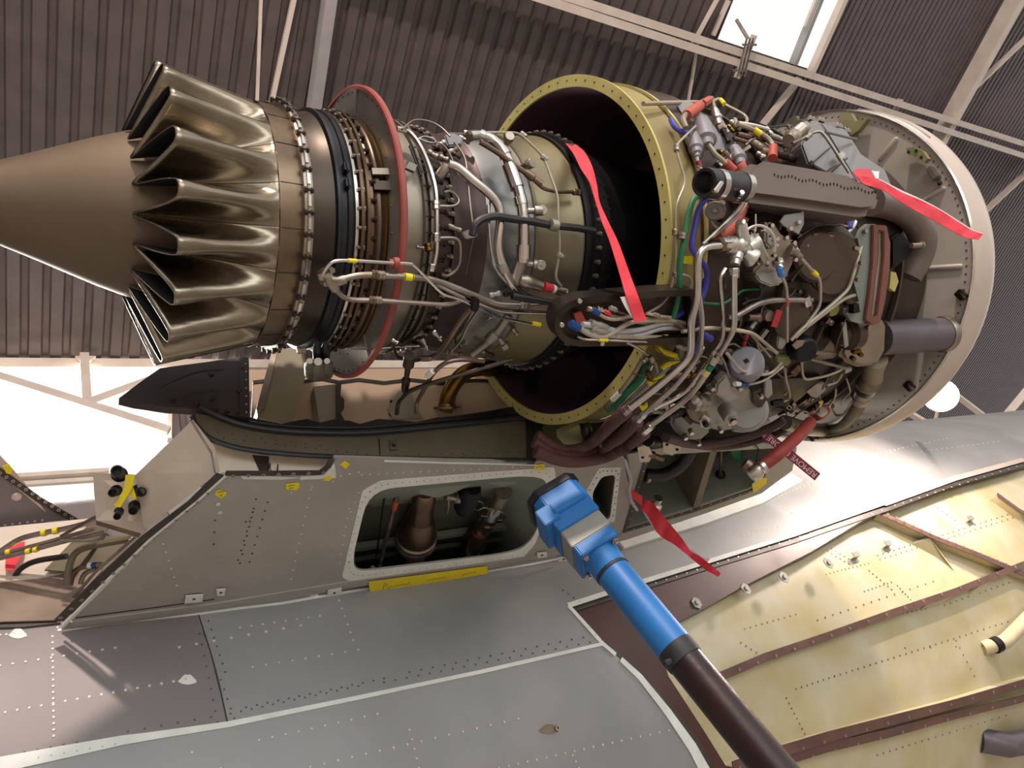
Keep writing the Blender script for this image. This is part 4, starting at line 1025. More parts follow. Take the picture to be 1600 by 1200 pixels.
# ---- pylon trough, seals and mounts
TP_ = pt(400, 741)
TR = Plane(TP_, (1, 0, 0), (0, 0, 1))
tro = thing('pylon_sill', 'dark curved cowl sill with black rubber seals along the pylon top', 'aircraft', TR.p3(560, 690))
lowb = [(300, 655), (308, 672), (330, 690), (365, 702), (400, 708), (450, 713), (520, 717), (600, 719), (700, 721), (826, 722)]
uppb = [(312, 640), (330, 650), (365, 664), (400, 672), (450, 678), (500, 680), (560, 680), (620, 676), (700, 668), (760, 662), (826, 655)]
S3 = lambda L, o=0: [TR.p3(x, y, o) for x, y in L]
obj('lower_seal', MB().tube(spline(S3(lowb, .008)), .0062, 10), 'seal_rubber', tro)
obj('upper_seal', MB().tube(spline(S3(uppb, .010)), .0068, 10), 'seal_rubber', tro)
obj('upper_lip', MB().tube(spline(S3([(x, y-9) for x, y in uppb], .006)), .0035, 8), 'sill_black', tro)
sheet('side_panel', TR, uppb + lowb[::-1], 'olive_panel', tro, (), .003)
top = [(322, 636), (360, 646), (400, 656), (440, 664), (462, 659), (480, 656), (500, 662), (520, 657), (545, 659), (562, 664), (590, 656), (620, 658), (650, 661), (680, 654), (720, 650), (760, 644), (826, 632)]
sheet('sill_flange', TR, top + uppb[::-1], 'sill_black', tro, (), .004, .004)
sheet('end_post', TR, [(820, 565), (833, 565), (836, 723), (823, 723)], 'sill_black', tro, (), .02, .006)
br = sheet('bracket', TR, [(608, 690), (619, 690), (620, 704), (609, 705)], 'steel_dull', tro, (), .004, .006)
dots('screw_hole', TR, [(614, 698, 614, 698, 1)], 3.5, 'hole', br, .0065)
strip('joint', TR, [(592, 685), (594, 714)], 2, 'seam_dark', tro, .0005, .001)
dots('rivets', TR, [(350, 685, 590, 712, 16), (620, 712, 810, 706, 12), (340, 676, 500, 697, 8)], 1.4, 'rivet_dark', tro, .0005)
sheet('end_plate', TR, [(300, 656), (312, 642), (322, 668), (330, 688), (312, 676)], 'panel_dirty', tro, (), .01, -.002)
# lower rear closing panel with its slot below the seal
TRb = Plane(TP_ + V([0, .03, 0]), (1, 0, 0), (0, 0, 1))
sheet('rear_skin', TRb, [(326, 680), (400, 700), (525, 708), (520, 738), (345, 742), (330, 705)], 'panel_beige', tro, (), .004)
obj('latch', MB().tube(spline([TR.p3(425, 716, -.02), TR.p3(424, 728, -.015), TR.p3(434, 732, -.015), TR.p3(437, 718, -.02)]), .002, 6), 'steel', tro)
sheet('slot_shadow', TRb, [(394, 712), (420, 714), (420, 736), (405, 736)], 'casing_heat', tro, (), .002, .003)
sheet('forward_panel', TRb, [(833, 640), (1010, 600), (1010, 722), (836, 723)], 'interior_green', tro, (), .004)
sheet('forward_bracket', TRb, [(846, 668), (880, 650), (886, 700), (856, 706)], 'green_primer', tro, (), .01, .01)
obj('rear_rim', MB().tube(spline([TR.p3(299, 656, .004), TR.p3(304, 676, .006), TR.p3(318, 690, .006), TR.p3(330, 700, .006)]), .003, 8), 'steel', tro)
# pale heat shield and frame behind the engine
BK = Plane(TP_ + V([0, .16, 0]), (1, 0, 0), (0, -.25, 1))
hs = thing('heat_shield', 'pale beige heat shield panel visible under the turbine casing', 'panel', BK.p3(600, 620))
wavy = [(395, 600), (430, 596), (470, 600), (500, 594), (530, 600), (560, 596), (600, 601), (640, 596), (690, 602), (740, 597), (830, 600)]
sheet('upper_frame', BK, [(380, 566), (830, 566)] + wavy[::-1], 'primer_beige', hs, (), .004, -.04)
sheet('panel', BK, wavy + [(830, 690), (390, 690)], 'primer_beige', hs, (), .004)
sheet('edge_strip', BK, [(x, y-5) for x, y in wavy] + wavy[::-1], 'sill_black', hs, (), .006, .002)
mb = MB()
for x, y in ((612, 628), (622, 640), (638, 624), (640, 632), (632, 640), (628, 652), (650, 648), (610, 648)): mb.lathe(BK.p3(x, y, .001), BK.n, [(0, .006), (.001, .0055)], 8)
obj('holes', mb, 'hole', hs, kind='stuff')
sheet('fitting_plate', BK, [(605, 640), (622, 612), (640, 610), (650, 640), (660, 655), (612, 656)], 'alloy', hs, (), .004, .006)
# black pointed fairing below the mixer
FB = Plane(TP_ + V([0, -.03, .0]), (1, 0, 0), (0, .1, 1))
fb = thing('exhaust_fairing', 'black pointed riveted fairing under the exhaust mixer', 'fairing', FB.p3(300, 610))
sheet('skin', FB, [(186, 622), (215, 600), (250, 575), (320, 566), (384, 556), (389, 562), (390, 655), (330, 643), (290, 637), (262, 636), (210, 628)], 'fairing_black', fb, (), .02)
sheet('rear_flange', FB, [(374, 558), (388, 560), (390, 654), (374, 652)], 'sill_black', fb, (), .004, .003)
obj('crease', MB().tube(spline(S3([(250, 620), (280, 606), (310, 596), (345, 593)], .033)), .0022, 6), 'fairing_black', fb)
dots('fasteners', FB, [(330, 586, 331, 586, 1), (270, 626, 271, 626, 1), (308, 631, 309, 631, 1), (331, 624, 332, 624, 1), (374, 612, 375, 612, 1), (337, 641, 372, 646, 3), (378, 576, 378, 577, 1)], 4.2, 'casing_dark', fb, .001, h=.004)
dots('rivets', FB, [(384, 570, 385, 646, 7)], 1.8, 'fastener', fb, .0035)
# rear engine mount
MT = Plane(TP_ + V([0, .02, 0]), (1, 0, 0), (0, 0, 1))
mt = thing('engine_mount', 'beige rear mount beams with dark lugs under the turbine flange', 'mount', MT.p3(450, 610))
sheet('front_beam', MT, [(432, 545), (470, 542), (482, 572), (456, 664), (404, 652)], 'mount_beige', mt, (), .05)
sheet('beam_edge', MT, [(424, 552), (434, 546), (412, 640), (402, 652), (400, 640)], 'steel_dull', mt, (), .05, .004)
sheet('rear_beam', MT, [(494, 592), (532, 588), (536, 598), (536, 648), (540, 656), (505, 655)], 'mount_beige', mt, (), .04, -.03)
sheet('rear_flange', MT, [(529, 590), (537, 588), (535, 610), (541, 616), (541, 630), (535, 636), (541, 648), (540, 656), (529, 656)], 'casing_dark', mt, (), .008, -.02)
for x, y, w in ((484, 577, 9), (497, 578, 12), (511, 577, 9)): lat('lug', (x, y-13, .31), (x+1, y+12, .31), [(0, w*.5), (.2, w), (.8, w), (1, w*.5)], 'casing_grey', mt, seg=14)
for x, y in ((495, 548), (508, 548)): lat('clevis', (x, y-12, .285), (x+1, y+22, .30), [(0, 4), (.3, 7), (.8, 7), (1, 4)], 'band_black', mt, seg=12)
nut('nut', (464, 547, .28), (478, 546, .28), 13, 'steel_dull', mt)
# ================================================================ inlet cowl and bulkhead
XB = .926
cow = thing('inlet_cowl', 'pale nacelle inlet cowl with grey riveted rear bulkhead at the engine front', 'cowl', ES(XB))
bk = revolve('bulkhead', [(XB, .40), (XB, .553), (XB+.004, .553), (XB+.004, .40)], 'bulkhead', cow, 120, closed=True)
revolve('bulkhead_flange', [(XB-.012, .545), (XB-.012, .5525), (XB+.004, .5525), (XB+.004, .549), (XB-.008, .549), (XB-.008, .545)], 'bulkhead', bk, 120, closed=True) if False else None
revolve('outer_skin', [(XB-.004, .5535), (XB-.006, .556), (XB+.004, .560), (XB+.03, .565), (XB+.06, .569), (XB+.085, .569), (XB+.11, .563), (XB+.13, .55), (XB+.138, .53), (XB+.13, .505), (XB+.10, .48), (XB+.04, .46)], 'cowl_skin', cow, 140)
revolve('polished_lip', [(XB-.005, .552), (XB-.009, .5565), (XB-.004, .5605)], 'steel', cow, 140)
mb = MB()
for i in range(150): mb.lathe(EP(XB-.0003, .536, i*2.4), (-1, 0, 0), [(0, .003), (.0012, .0026), (.0016, .0004)], 6)
obj('rivets', mb, 'rivet_dark', bk, kind='stuff')
BP = Plane(ES(XB), (0, 1, 0), (0, 0, 1))
def bead(x0, y0, x1, y1, w):
    p, q = BP.p3(x0, y0, -.001), BP.p3(x1, y1, -.001); r = w*depth(p)/F/2
    d_ = nz(q-p); return obj('stiffener_bead', MB().lathe(p, d_, [(0, .0005), (r*.5, r*.85), (r, r), (np.linalg.norm(q-p)-r, r), (np.linalg.norm(q-p)-r*.5, r*.85), (np.linalg.norm(q-p), .0005)], 12), 'bulkhead', bk)
bead(1373, 252, 1403, 214, 9); bead(1432, 320, 1478, 292, 8); bead(1444, 420, 1506, 416, 9)
def bracket(pts, m, label=None, th=.012, off=.03):
    return sheet('bracket', BP, pts, m, bk, (), th, off, label=label, smooth=0)
bracket([(1321, 178), (1338, 180), (1345, 192), (1364, 188), (1350, 206), (1338, 214), (1332, 200), (1325, 212), (1318, 200)], 'green_primer', 'green primed angle bracket on the bulkhead', .02)
bracket([(1424, 234), (1436, 232), (1450, 238), (1458, 250), (1452, 256), (1440, 248), (1428, 244)], 'green_primer', 'green primed hinge bracket on the bulkhead', .02)
bracket([(1240, 188), (1252, 183), (1256, 192), (1250, 200), (1242, 196)], 'casing_olive', None, .02)
for x, y in ((1428, 240), (1440, 238), (1448, 248)): obj('hole', MB().lathe(BP.p3(x, y, .031), BP.n, [(0, .005), (.002, .004)], 8), 'hole', bk)
lt = obj('latch', MB().box(BP.p3(1462, 272, .012), nz(BP.p3(1472, 284)-BP.p3(1456, 262))*.022, nz(np.cross(BP.n, BP.p3(1472, 284)-BP.p3(1456, 262)))*.009, BP.n*.012), 'casing_grey', bk, bevel=.003)
nutp = obj('latch_pin', MB().ball(BP.p3(1471, 287, .01), .007, 5, 8), 'casing_dark', bk)
for x, y in ((1504, 461), (1423, 603), (1272, 682)):
    c = obj('latch', MB().box(BP.p3(x, y, .008), (0, .011, 0), (0, 0, .014), BP.n*.01), 'casing_dark', bk, bevel=.002)
    obj('latch_hook', MB().box(BP.p3(x+5, y+1, .02), (0, .003, 0), (0, 0, .01), BP.n*.006), 'steel', c, bevel=.001)
sheet('scrape', BP, [(1498, 298), (1505, 296), (1508, 306), (1502, 308)], 'casing_straw', cow, (), .001, -.03) if False else None
for x0, y0, x1, y1 in ((1486, 262, 1517, 318), (1505, 290, 1530, 352)):
    obj('skin_crease', MB().tube(soften([EP(XB+.03, .5655, a) for a in ((62, 68, 74, 80) if x0 < 1500 else (76, 81, 86, 90))], .02), .0035, 8), 'steel', cow)

# ================================================================ big air ducts and boxes at the fan case
mth = thing('bleed_air_duct', 'large grey wedge shaped air duct with black open mouth beside the fan case', 'duct', EC(1240, 300, .5))
# wedge body: front face cut to outline, rounded by a bevel
slab('body', [(1152, 270), (1189, 246), (1262, 258), (1331, 271), (1384, 298), (1372, 334), (1345, 336), (1262, 324), (1166, 312)], 'duct_grey', mth, c=(1260, 292), r=.56, thick=.11, bevel=.018)
elb = [(1362, 316, .50), (1392, 322, .50), (1424, 340, .50), (1441, 368, .50), (1436, 400, .48), (1418, 432, .46)]
pipe('rear_elbow', elb, 42, 'duct_grey', mth, curve=True, seg=20)
for x, y in ((1424, 340), (1441, 372)):
    pass
lat('mouth_sleeve', (1158, 293, .54), (1100, 285, .56), [(0, 22), (.15, 24), (.3, 22), (.35, 23), (.62, 23), (.7, 22), (.93, 23), (1, 21.5), (1, 17), (.3, 16), (.3, 0.1)], 'hose_black', mth, seg=28)
lat('clamp_band', (1163, 293, .54), (1154, 292, .54), [(0, 24), (1, 25)], 'steel', mth, seg=28)
lat('clamp_band', (1124, 289, .555), (1116, 288, .555), [(0, 24.2), (1, 24.2)], 'steel', mth, seg=28)
slab('clamp_bolt', [(1115, 297), (1127, 281), (1133, 284), (1122, 302)], 'steel', mth, r=.61, thick=.012, bevel=.002)
nut('clamp_screw', (1152, 310, .56), (1160, 300, .58), 10, 'steel', mth)
mb = MB(); SP = pplane((1260, 292), .56)
for i in range(30):
    t = i/29; p = SP.p3(1210 + 158*t, 273 + 28*t + 2*math.sin(i), .0005); mb.box(p, SP.e1*.0012, SP.e2*.0028, SP.n*.0008)
obj('stitch_marks', mb, 'soot_shade', mth, kind='stuff')
lat('support_cup', (1119, 330, .47), (1116, 329, .50), [(0, 15), (.7, 15), (1, 13), (1, .1)], 'plate_grey', mth, seg=24)
nut('nut', (1119, 330, .50), (1117, 329, .515), 9, 'steel_dull', mth)

ebx = thing('electrical_box', 'grey ribbed electrical control box behind the wedge shaped duct', 'box', EC(1320, 230, .53))
slab('case', [(1252, 226), (1266, 188), (1278, 186), (1292, 206), (1340, 282), (1280, 275), (1262, 254)], 'box_grey', ebx, c=(1290, 240), r=.525, thick=.13, bevel=.004)
slab('lid', [(1266, 187), (1322, 201), (1346, 240), (1383, 264), (1394, 290), (1340, 286), (1292, 206), (1278, 187)], 'box_grey', ebx, c=(1330, 240), r=.515, thick=.10, bevel=.006)
slab('door_panel', [(1268, 250), (1297, 228), (1316, 252), (1290, 268), (1272, 258)], 'box_grey', ebx, c=(1290, 240), r=.532, thick=.01, bevel=.002)
slab('latch', [(1310, 240), (1317, 236), (1322, 242), (1316, 250)], 'alloy', ebx, c=(1290, 240), r=.545, thick=.012, bevel=.001)
for p, q in (((1266, 258), (1298, 230)), ((1300, 268), (1324, 247))):
    lat('door_edge', (*p, .54), (*q, .54), [(0, 1.2), (1, 1.2)], 'black_metal', ebx, seg=6)
lat('lid_edge', (1290, 206, .55), (1338, 218, .54), [(0, 2), (1, 2)], 'box_grey', ebx, seg=6)
for x, y in ((1268, 184), (1283, 186), (1310, 195), (1322, 202)): nut('clamp', (x-4, y, .535), (x+5, y+3, .535), 8, 'steel', ebx)
lat('bellows', (1232, 220, .53), (1258, 198, .54), [(0, 10), (.1, 10), (.15, 13), (.3, 13), (.35, 9), (.45, 12), (.5, 9), (.6, 12), (.65, 9), (.75, 12), (.8, 9), (1, 9)], 'steel_dull', ebx)
pipe('conduit', [(1238, 224, .54), (1258, 215, .55), (1272, 206, .56), (1283, 205, .57), (1292, 216, .57), (1327, 270, .57)], 5, 'steel_dull', ebx)
nut('fitting', (1259, 217, .55), (1267, 210, .555), 9, 'steel_dull', ebx)

# round generator cover and gearbox
gen = thing('generator', 'large round brown generator cover between valve and firewall bracket', 'generator', EC(1275, 410, .48))
face_disc('cover', (1272, 412), 60, 45, 'brown_cast', gen, .44, prof=[(0, 1), (.6, 1), (.75, .97), (.85, .88), (.9, .8), (1, .78), (1, 0)], seg=40)
face_disc('hub', (1262, 402), 40, 24, 'brown_cast', gen, .475, prof=[(0, 1), (.8, 1), (1, .9), (1, 0)], seg=30)
for a in range(0, 360, 40):
    face_disc('stud', (1272 + 50*math.cos(math.radians(a)), 412 + 50*math.sin(math.radians(a))), 3.5, 6, 'steel_brown', gen, .482, seg=6)
for a in (20, 75, 130): slab('rib', [(1268 + 20*math.cos(math.radians(a)), 400 + 20*math.sin(math.radians(a))), (1268 + 48*math.cos(math.radians(a)), 405 + 48*math.sin(math.radians(a))), (1271 + 48*math.cos(math.radians(a+6)), 405 + 48*math.sin(math.radians(a+6))), (1271 + 20*math.cos(math.radians(a+8)), 400 + 20*math.sin(math.radians(a+8)))], 'brown_cast', gen, r=.50, thick=.03)
slab('lower_block', [(1268, 512), (1300, 508), (1308, 560), (1270, 566)], 'alloy_beige', gen, r=.47, thick=.05, bevel=.006)
slab('nameplate', [(1276, 530), (1281, 529), (1282, 548), (1277, 549)], 'panel_beige', gen, c=(1288, 536), r=.472, thick=.002)
gbx = thing('accessory_gearbox', 'dark accessory gearbox casing under the fan case behind the pipes', 'gearbox', EC(1200, 560, .45))
revolve('casing', [(.10, .43), (.12, .47), (.3, .475), (.62, .475), (.72, .47), (.74, .43)], 'casing_dark', gbx, 40, closed=True, a0=120, a1=205)
revolve('lower_casing', [(.25, .43), (.27, .49), (.5, .49), (.52, .43)], 'casing_dark', gbx, 24, closed=True, a0=175, a1=212)
for x in (.18, .38, .55, .68): revolve('rib', [(x, .465), (x, .485), (x+.01, .485), (x+.01, .465)], 'brown_cast', gbx, 30, closed=True, a0=125, a1=200)

# valve group
vlv = thing('bleed_valve', 'bright machined bleed valve with ribbed coupling above two bent pipes', 'valve', EC(1165, 380, .52))
P = P3((1165, 386), .53)
obj('body', MB().ball(P, 20*depth(P)/F, 10, 20, (1, 1, 1.05)), 'alloy_bright', vlv)
lat('top_cap', (1163, 380, .54), (1157, 347, .56), [(0, 11), (.25, 11), (.3, 9.5), (.85, 9.5), (.9, 8), (1, 7.5)], 'alloy_bright', vlv)
lat('inlet_coupling', (1158, 383, .54), (1125, 382, .54), [(0, 13), (.2, 15), (.3, 12), (.45, 14.5), (.5, 12), (.62, 14), (.68, 11), (.7, 12), (1, 11)], 'alloy_bright', vlv)
nut('inlet_nut', (1137, 383, .54), (1122, 384, .54), 25, 'steel_brown', vlv)
lat('outlet', (1152, 396, .54), (1148, 414, .545), [(0, 10), (.5, 10), (.6, 8), (1, 8)], 'alloy_bright', vlv)
nut('outlet_nut', (1147.6, 418, .545), (1147, 435, .545), 16, 'steel', vlv)
lat('side_outlet', (1168, 387, .54), (1186, 377, .55), [(0, 14), (.6, 12), (.8, 9), (1, 10)], 'alloy_bright', vlv)
lat('side_port', (1163, 395, .54), (1178, 405, .55), [(0, 9), (.5, 14), (.8, 16), (1, 15), (1, .1)], 'alloy_bright', vlv)
lat('ring_flange', (1184, 388, .52), (1193, 384, .53), [(0, 28), (.5, 28), (.5, 22), (1, 22)], 'alloy', vlv, seg=32)
mb = MB(); C_ = P3((1184, 384), .535); n_ = outward(C_); ax_, ay_, _ = frame_of(n_)
obj('ring', MB().tube([C_ + (ax_*math.cos(t)*1 + ay_*math.sin(t))*31*depth(C_)/F for t in np.linspace(-2.2, 1.6, 24)], 2.2*depth(C_)/F, 8), 'alloy_bright', vlv)
for a in range(-110, 100, 35):
    q_ = (1184 + 26*math.cos(math.radians(a)), 386 + 27*math.sin(math.radians(a)))
    face_disc('stud', q_, 3, 8, 'steel', vlv, .52, seg=6)
pmp = thing('fuel_pump', 'beige lobed fuel pump plate right of the bright valve', 'pump', EC(1215, 395, .5))
slab('body', [(1194, 349), (1202, 345), (1212, 350), (1222, 366), (1232, 372), (1246, 377), (1250, 388), (1240, 402), (1240, 412), (1230, 432), (1222, 445), (1206, 448), (1192, 440), (1178, 436), (1176, 424), (1190, 410), (1192, 384)], 'alloy_beige', pmp, r=.495, thick=.06, bevel=.006)
slab('upper_boss', [(1196, 360), (1206, 356), (1214, 368), (1216, 384), (1206, 390), (1196, 380)], 'alloy', pmp, c=(1213, 397), r=.52, thick=.04, bevel=.005)
slab('lower_cover', [(1180, 428), (1214, 420), (1230, 428), (1222, 444), (1206, 448), (1186, 440)], 'alloy', pmp, c=(1213, 397), r=.507, thick=.03, bevel=.004)
slab('ear_plate', [(1219, 346), (1226, 336), (1252, 332), (1256, 318), (1256, 350), (1248, 366), (1238, 360), (1224, 352)], 'plate_grey', pmp, r=.52, thick=.006)
for x, y in ((1211, 374), (1238, 380), (1240, 392), (1240, 406), (1203, 353), (1214, 405), (1245, 348), (1226, 372), (1232, 358), (1182, 410)): face_disc('stud', (x, y), 4, 7, 'steel', pmp, .522, seg=6)
lat('port', (1214, 407, .515), (1219, 420, .525), [(0, 9), (.5, 9), (.6, 6), (1, 6)], 'alloy_bright', pmp)
nut('blue_nut', (1217, 418, .53), (1222, 432, .53), 11, 'blue_fitting_light', pmp)
lat('elbow_port', (1233, 390, .52), (1245, 395, .525), [(0, 8), (.5, 7), (.6, 9), (1, 7)], 'steel_dull', pmp)

str_ = thing('starter', 'dull round starter cover with red nameplate below the fuel pump', 'starter', EC(1215, 490, .48))
face_disc('cover', (1214, 490), 34, 40, 'brown_cast', str_, .455, prof=[(0, 1), (.7, 1), (.8, .94), (1, .9), (1, 0)], seg=32)
face_disc('knob', (1195, 491), 9, 14, 'alloy_beige', str_, .49)
lat('threaded_port', (1168, 496, .49), (1186, 496, .49), [(0, 5), (.1, 6), (.2, 4.5), (.3, 6), (.4, 4.5), (.5, 6), (.6, 4.5), (.8, 8), (1, 8)], 'steel_brown', str_)
slab('ear', [(1236, 478), (1246, 486), (1246, 500), (1236, 510), (1228, 506), (1230, 482)], 'alloy_beige', str_, r=.485, thick=.012)
face_disc('screw', (1243, 496), 4, 6, 'steel', str_, .49, seg=6)
slab('red_nameplate', [(1214, 483), (1223, 486), (1214, 512), (1205, 510)], 'red_label', str_, c=(1214, 490), r=.522, thick=.004)

# firewall bracket: pale plate with brown slotted frame
fbk = thing('slotted_bracket', 'brown curved slotted frame on a pale green plate at the right', 'bracket', EC(1372, 430, .52))
slab('plate', [(1346, 358), (1356, 350), (1368, 350), (1366, 400), (1362, 470), (1354, 500), (1345, 506), (1330, 502), (1322, 490), (1342, 470), (1334, 440), (1346, 400), (1340, 372)], 'interior_pale', fbk, c=(1352, 430), r=.535, thick=.012)
FO = [(1364, 351), (1386, 352), (1392, 380), (1391, 420), (1384, 470), (1376, 504), (1364, 508), (1352, 500), (1358, 460), (1363, 410), (1364, 370)]
FI = [(1373, 360), (1381, 362), (1381, 400), (1377, 440), (1370, 494), (1362, 494), (1368, 440), (1373, 400)]
slab('slotted_frame', FO, 'frame_brown', fbk, c=(1372, 430), r=.555, thick=.03, holes=(FI,), bevel=.002)
slab('slot_insert', FI, 'alloy_bright', fbk, c=(1372, 430), r=.549, thick=.006)
slab('corner_bracket', [(1334, 476), (1342, 474), (1344, 488), (1334, 490)], 'black_metal', fbk, c=(1352, 430), r=.55, thick=.02)
for x, y in ((1334, 388), (1337, 389), (1343, 411), (1338, 437), (1350, 362), (1360, 424), (1338, 480), (1355, 510)): face_disc('screw', (x, y), 3.6, 6, 'steel_dull', fbk, .540, seg=8)
slab('black_shroud', [(1392, 372), (1408, 362), (1424, 378), (1432, 384), (1418, 402), (1404, 416), (1392, 420)], 'black_metal', fbk, r=.50, thick=.03, bevel=.006)
lat('shroud_pin', (1424, 384, .52), (1442, 383, .53), [(0, 4), (.8, 4), (.85, 6), (1, 5)], 'alloy_beige', fbk)
slab('yellow_ring', [(1392, 424), (1400, 426), (1404, 440), (1398, 456), (1390, 450)], 'zinc_yellow', fbk, r=.49, thick=.02)

# starter air valve and silver duct
sav = thing('starter_air_duct', 'thick grey cylindrical duct running into the lower bulkhead', 'duct', EC(1430, 522, .5))
p0, p1 = P3((1372, 528), .48), BP.p3(1476, 522, .0)
obj('cylinder', MB().tube([p0, p1], 29*1.9/F, 32), 'cylinder_grey', sav)
obj('collar', MB().lathe(p1 - nz(p1-p0)*.02, p1-p0, [(0, 29.5*1.95/F), (.008, 31*1.95/F), (.02, 31*1.95/F)], 32), 'steel_dull', sav)
slab('valve_body', [(1330, 500), (1348, 494), (1380, 497), (1388, 512), (1386, 550), (1374, 572), (1344, 576), (1318, 566), (1312, 552), (1322, 528)], 'alloy_beige', sav, r=.50, thick=.09, bevel=.02)
lat('valve_head', (1336, 520, .51), (1306, 524, .50), [(0, 26), (.4, 26), (.45, 21), (.6, 23), (.65, 18), (.9, 17), (1, 9)], 'brown_cast', sav)
slab('strap', [(1316, 505), (1322, 503), (1326, 540), (1320, 544)], 'alloy', sav, r=.535, thick=.006)
lat('neck', (1368, 562, .50), (1362, 590, .50), [(0, 18), (.3, 16), (.6, 15), (1, 17)], 'alloy_beige', sav)
P = P3((1357, 597), .50)
obj('ball_joint', MB().ball(P, 19*depth(P)/F, 10, 20), 'casing_olive', sav)
lat('clamp_neck', (1352, 610, .50), (1344, 624, .50), [(0, 15), (.2, 14), (.6, 14), (.65, 16), (.9, 16), (1, 15)], 'steel_dull', sav)
pipe('exhaust_elbow', [(1346, 620, .50), (1336, 640, .51), (1318, 660, .52), (1290, 671, .525), (1262, 670, .525), (1226, 660, .52)], 22, 'casing_olive', sav, curve=True, seg=18)
slab('tab', [(1344, 632), (1356, 634), (1368, 640), (1364, 648), (1352, 642)], 'alloy', sav, r=.48, thick=.006)
lat('drain_stub', (1364, 608, .45), (1388, 634, .47), [(0, 4), (.9, 4), (1, 3)], 'casing_olive', sav)
for x, y in ((1332, 548), (1342, 552), (1330, 558), (1338, 546)): face_disc('screw', (x, y), 4, 8, 'gold_duct', sav, .52, seg=8)
lat('link_rod', (1266, 561, .5), (1324, 576, .5), [(0, 2.6), (1, 2.6)], 'steel_dull', sav)
lat('link_rod', (1272, 551, .5), (1304, 552, .5), [(0, 3.4), (.8, 3.4), (.82, 2), (1, 2)], 'alloy_beige', sav)
nut('link_end', (1318, 580, .5), (1328, 576, .5), 10, 'alloy', sav)

# fuel control unit, bottom centre
fcu = thing('fuel_control_unit', 'large light grey fuel control unit at the engine belly', 'control', EC(1145, 630, .53))
slab('body', [(1096, 612), (1118, 600), (1146, 598), (1176, 604), (1194, 612), (1196, 640), (1186, 662), (1160, 672), (1130, 678), (1106, 672), (1098, 650)], 'alloy', fcu, r=.525, thick=.10, bevel=.012)
face_disc('cover_disc', (1164, 641), 34, 30, 'plate_grey', fcu, .52, axis=nz(nz(CAM - P3((1164, 641), .52)) + V([.1, 0, 0])), prof=[(0, 1), (.55, 1), (.6, .93), (.85, .93), (.88, .84), (1, .8), (1, 0)], seg=36)
face_disc('boss', (1132, 638), 12, 26, 'alloy', fcu, .53, seg=20)
face_disc('boss_nut', (1132, 638), 6, 36, 'steel', fcu, .53, seg=6)
slab('lower_flange', [(1050, 652), (1066, 648), (1088, 658), (1110, 664), (1112, 676), (1096, 690), (1072, 690), (1056, 678), (1048, 666)], 'plate_grey', fcu, r=.51, thick=.05, bevel=.008)
slab('neck_ring', [(1074, 640), (1090, 632), (1104, 640), (1112, 656), (1096, 664), (1080, 656)], 'alloy_beige', fcu, r=.53, thick=.04, bevel=.006)
slab('u_bracket', [(1093, 658), (1100, 648), (1110, 654), (1106, 670), (1096, 668)], 'alloy_bright', fcu, r=.555, thick=.006, holes=([(1098, 660), (1102, 655), (1106, 658), (1103, 664)],))
face_disc('u_nut', (1101, 660), 5, 8, 'black_metal', fcu, .555, seg=6)
lat('side_port', (1100, 628, .53), (1082, 634, .54), [(0, 14), (.4, 14), (.5, 9), (.8, 11), (1, 8)], 'steel_dull', fcu)
nut('port_nut', (1084, 622, .54), (1094, 634, .54), 14, 'alloy_bright', fcu)
slab('cast_web', [(1120, 600), (1136, 584), (1144, 606), (1160, 622), (1136, 630), (1118, 616)], 'alloy', fcu, r=.55, thick=.03, bevel=.005)
slab('rear_block', [(1174, 612), (1196, 600), (1202, 622), (1190, 640), (1176, 632)], 'brown_cast', fcu, r=.54, thick=.03, bevel=.004)
slab('side_plate', [(1196, 592), (1206, 594), (1208, 616), (1200, 624), (1194, 618)], 'alloy', fcu, r=.545, thick=.01, bevel=.002)
slab('tab', [(1192, 658), (1202, 656), (1206, 664), (1202, 670), (1194, 668)], 'alloy', fcu, r=.52, thick=.006)
for x, y in ((1069, 679), (1137, 656), (1153, 604), (1078, 671), (1090, 688), (1186, 616), (1110, 604), (1124, 668)): face_disc('stud', (x, y), 4, 10, 'steel', fcu, .548, seg=6)
fil = thing('fuel_filter', 'grey domed filter cap with square hole above the fuel control unit', 'filter', EC(1162, 565, .55))
FP_ = P3((1166, 576), .53); fx_ = nz(nz(CAM - FP_) + .42*(MW @ V([0, -1., 0]))); fs_ = depth(FP_)/F
face_disc('cap', (1166, 576), 27, 30, 'grey_plastic', fil, .53, axis=fx_, prof=[(0, .9), (.3, 1), (.75, 1), (.9, .96), (1, .86), (1, 0)], seg=40)
slab('body', [(1126, 580), (1140, 572), (1160, 590), (1178, 588), (1178, 600), (1150, 604), (1128, 596)], 'grey_plastic', fil, r=.52, thick=.06, bevel=.01)
ca_, cb_, _ = frame_of(fx_)
obj('square_hole', MB().box(FP_ + fx_*30.2*fs_, ca_*3.4*fs_, cb_*3.4*fs_, fx_*.0006), 'hole', fil, smooth=0)
low = thing('mounting_plate', 'small beige perforated plate hanging under the fuel control unit', 'bracket', EC(1040, 700, .53))
slab('plate', [(1036, 690), (1052, 686), (1066, 694), (1062, 704), (1050, 712), (1036, 706)], 'panel_beige', low, r=.53, thick=.006)
slab('plate', [(996, 700), (1012, 694), (1020, 712), (1014, 722), (1000, 722)], 'panel_beige', low, r=.53, thick=.006)
for x, y in ((1004, 714), (1058, 702), (1042, 694), (1003, 704)): face_disc('hole', (x, y), 2.6, 2, 'hole', low, .532, seg=8)
lat('coil', (1012, 688, .52), (1030, 692, .52), [(0, 9), (.12, 10), (.2, 8), (.3, 10), (.4, 8), (.5, 10), (.6, 8), (.7, 10), (.85, 7), (1, 5)], 'black_metal', low)
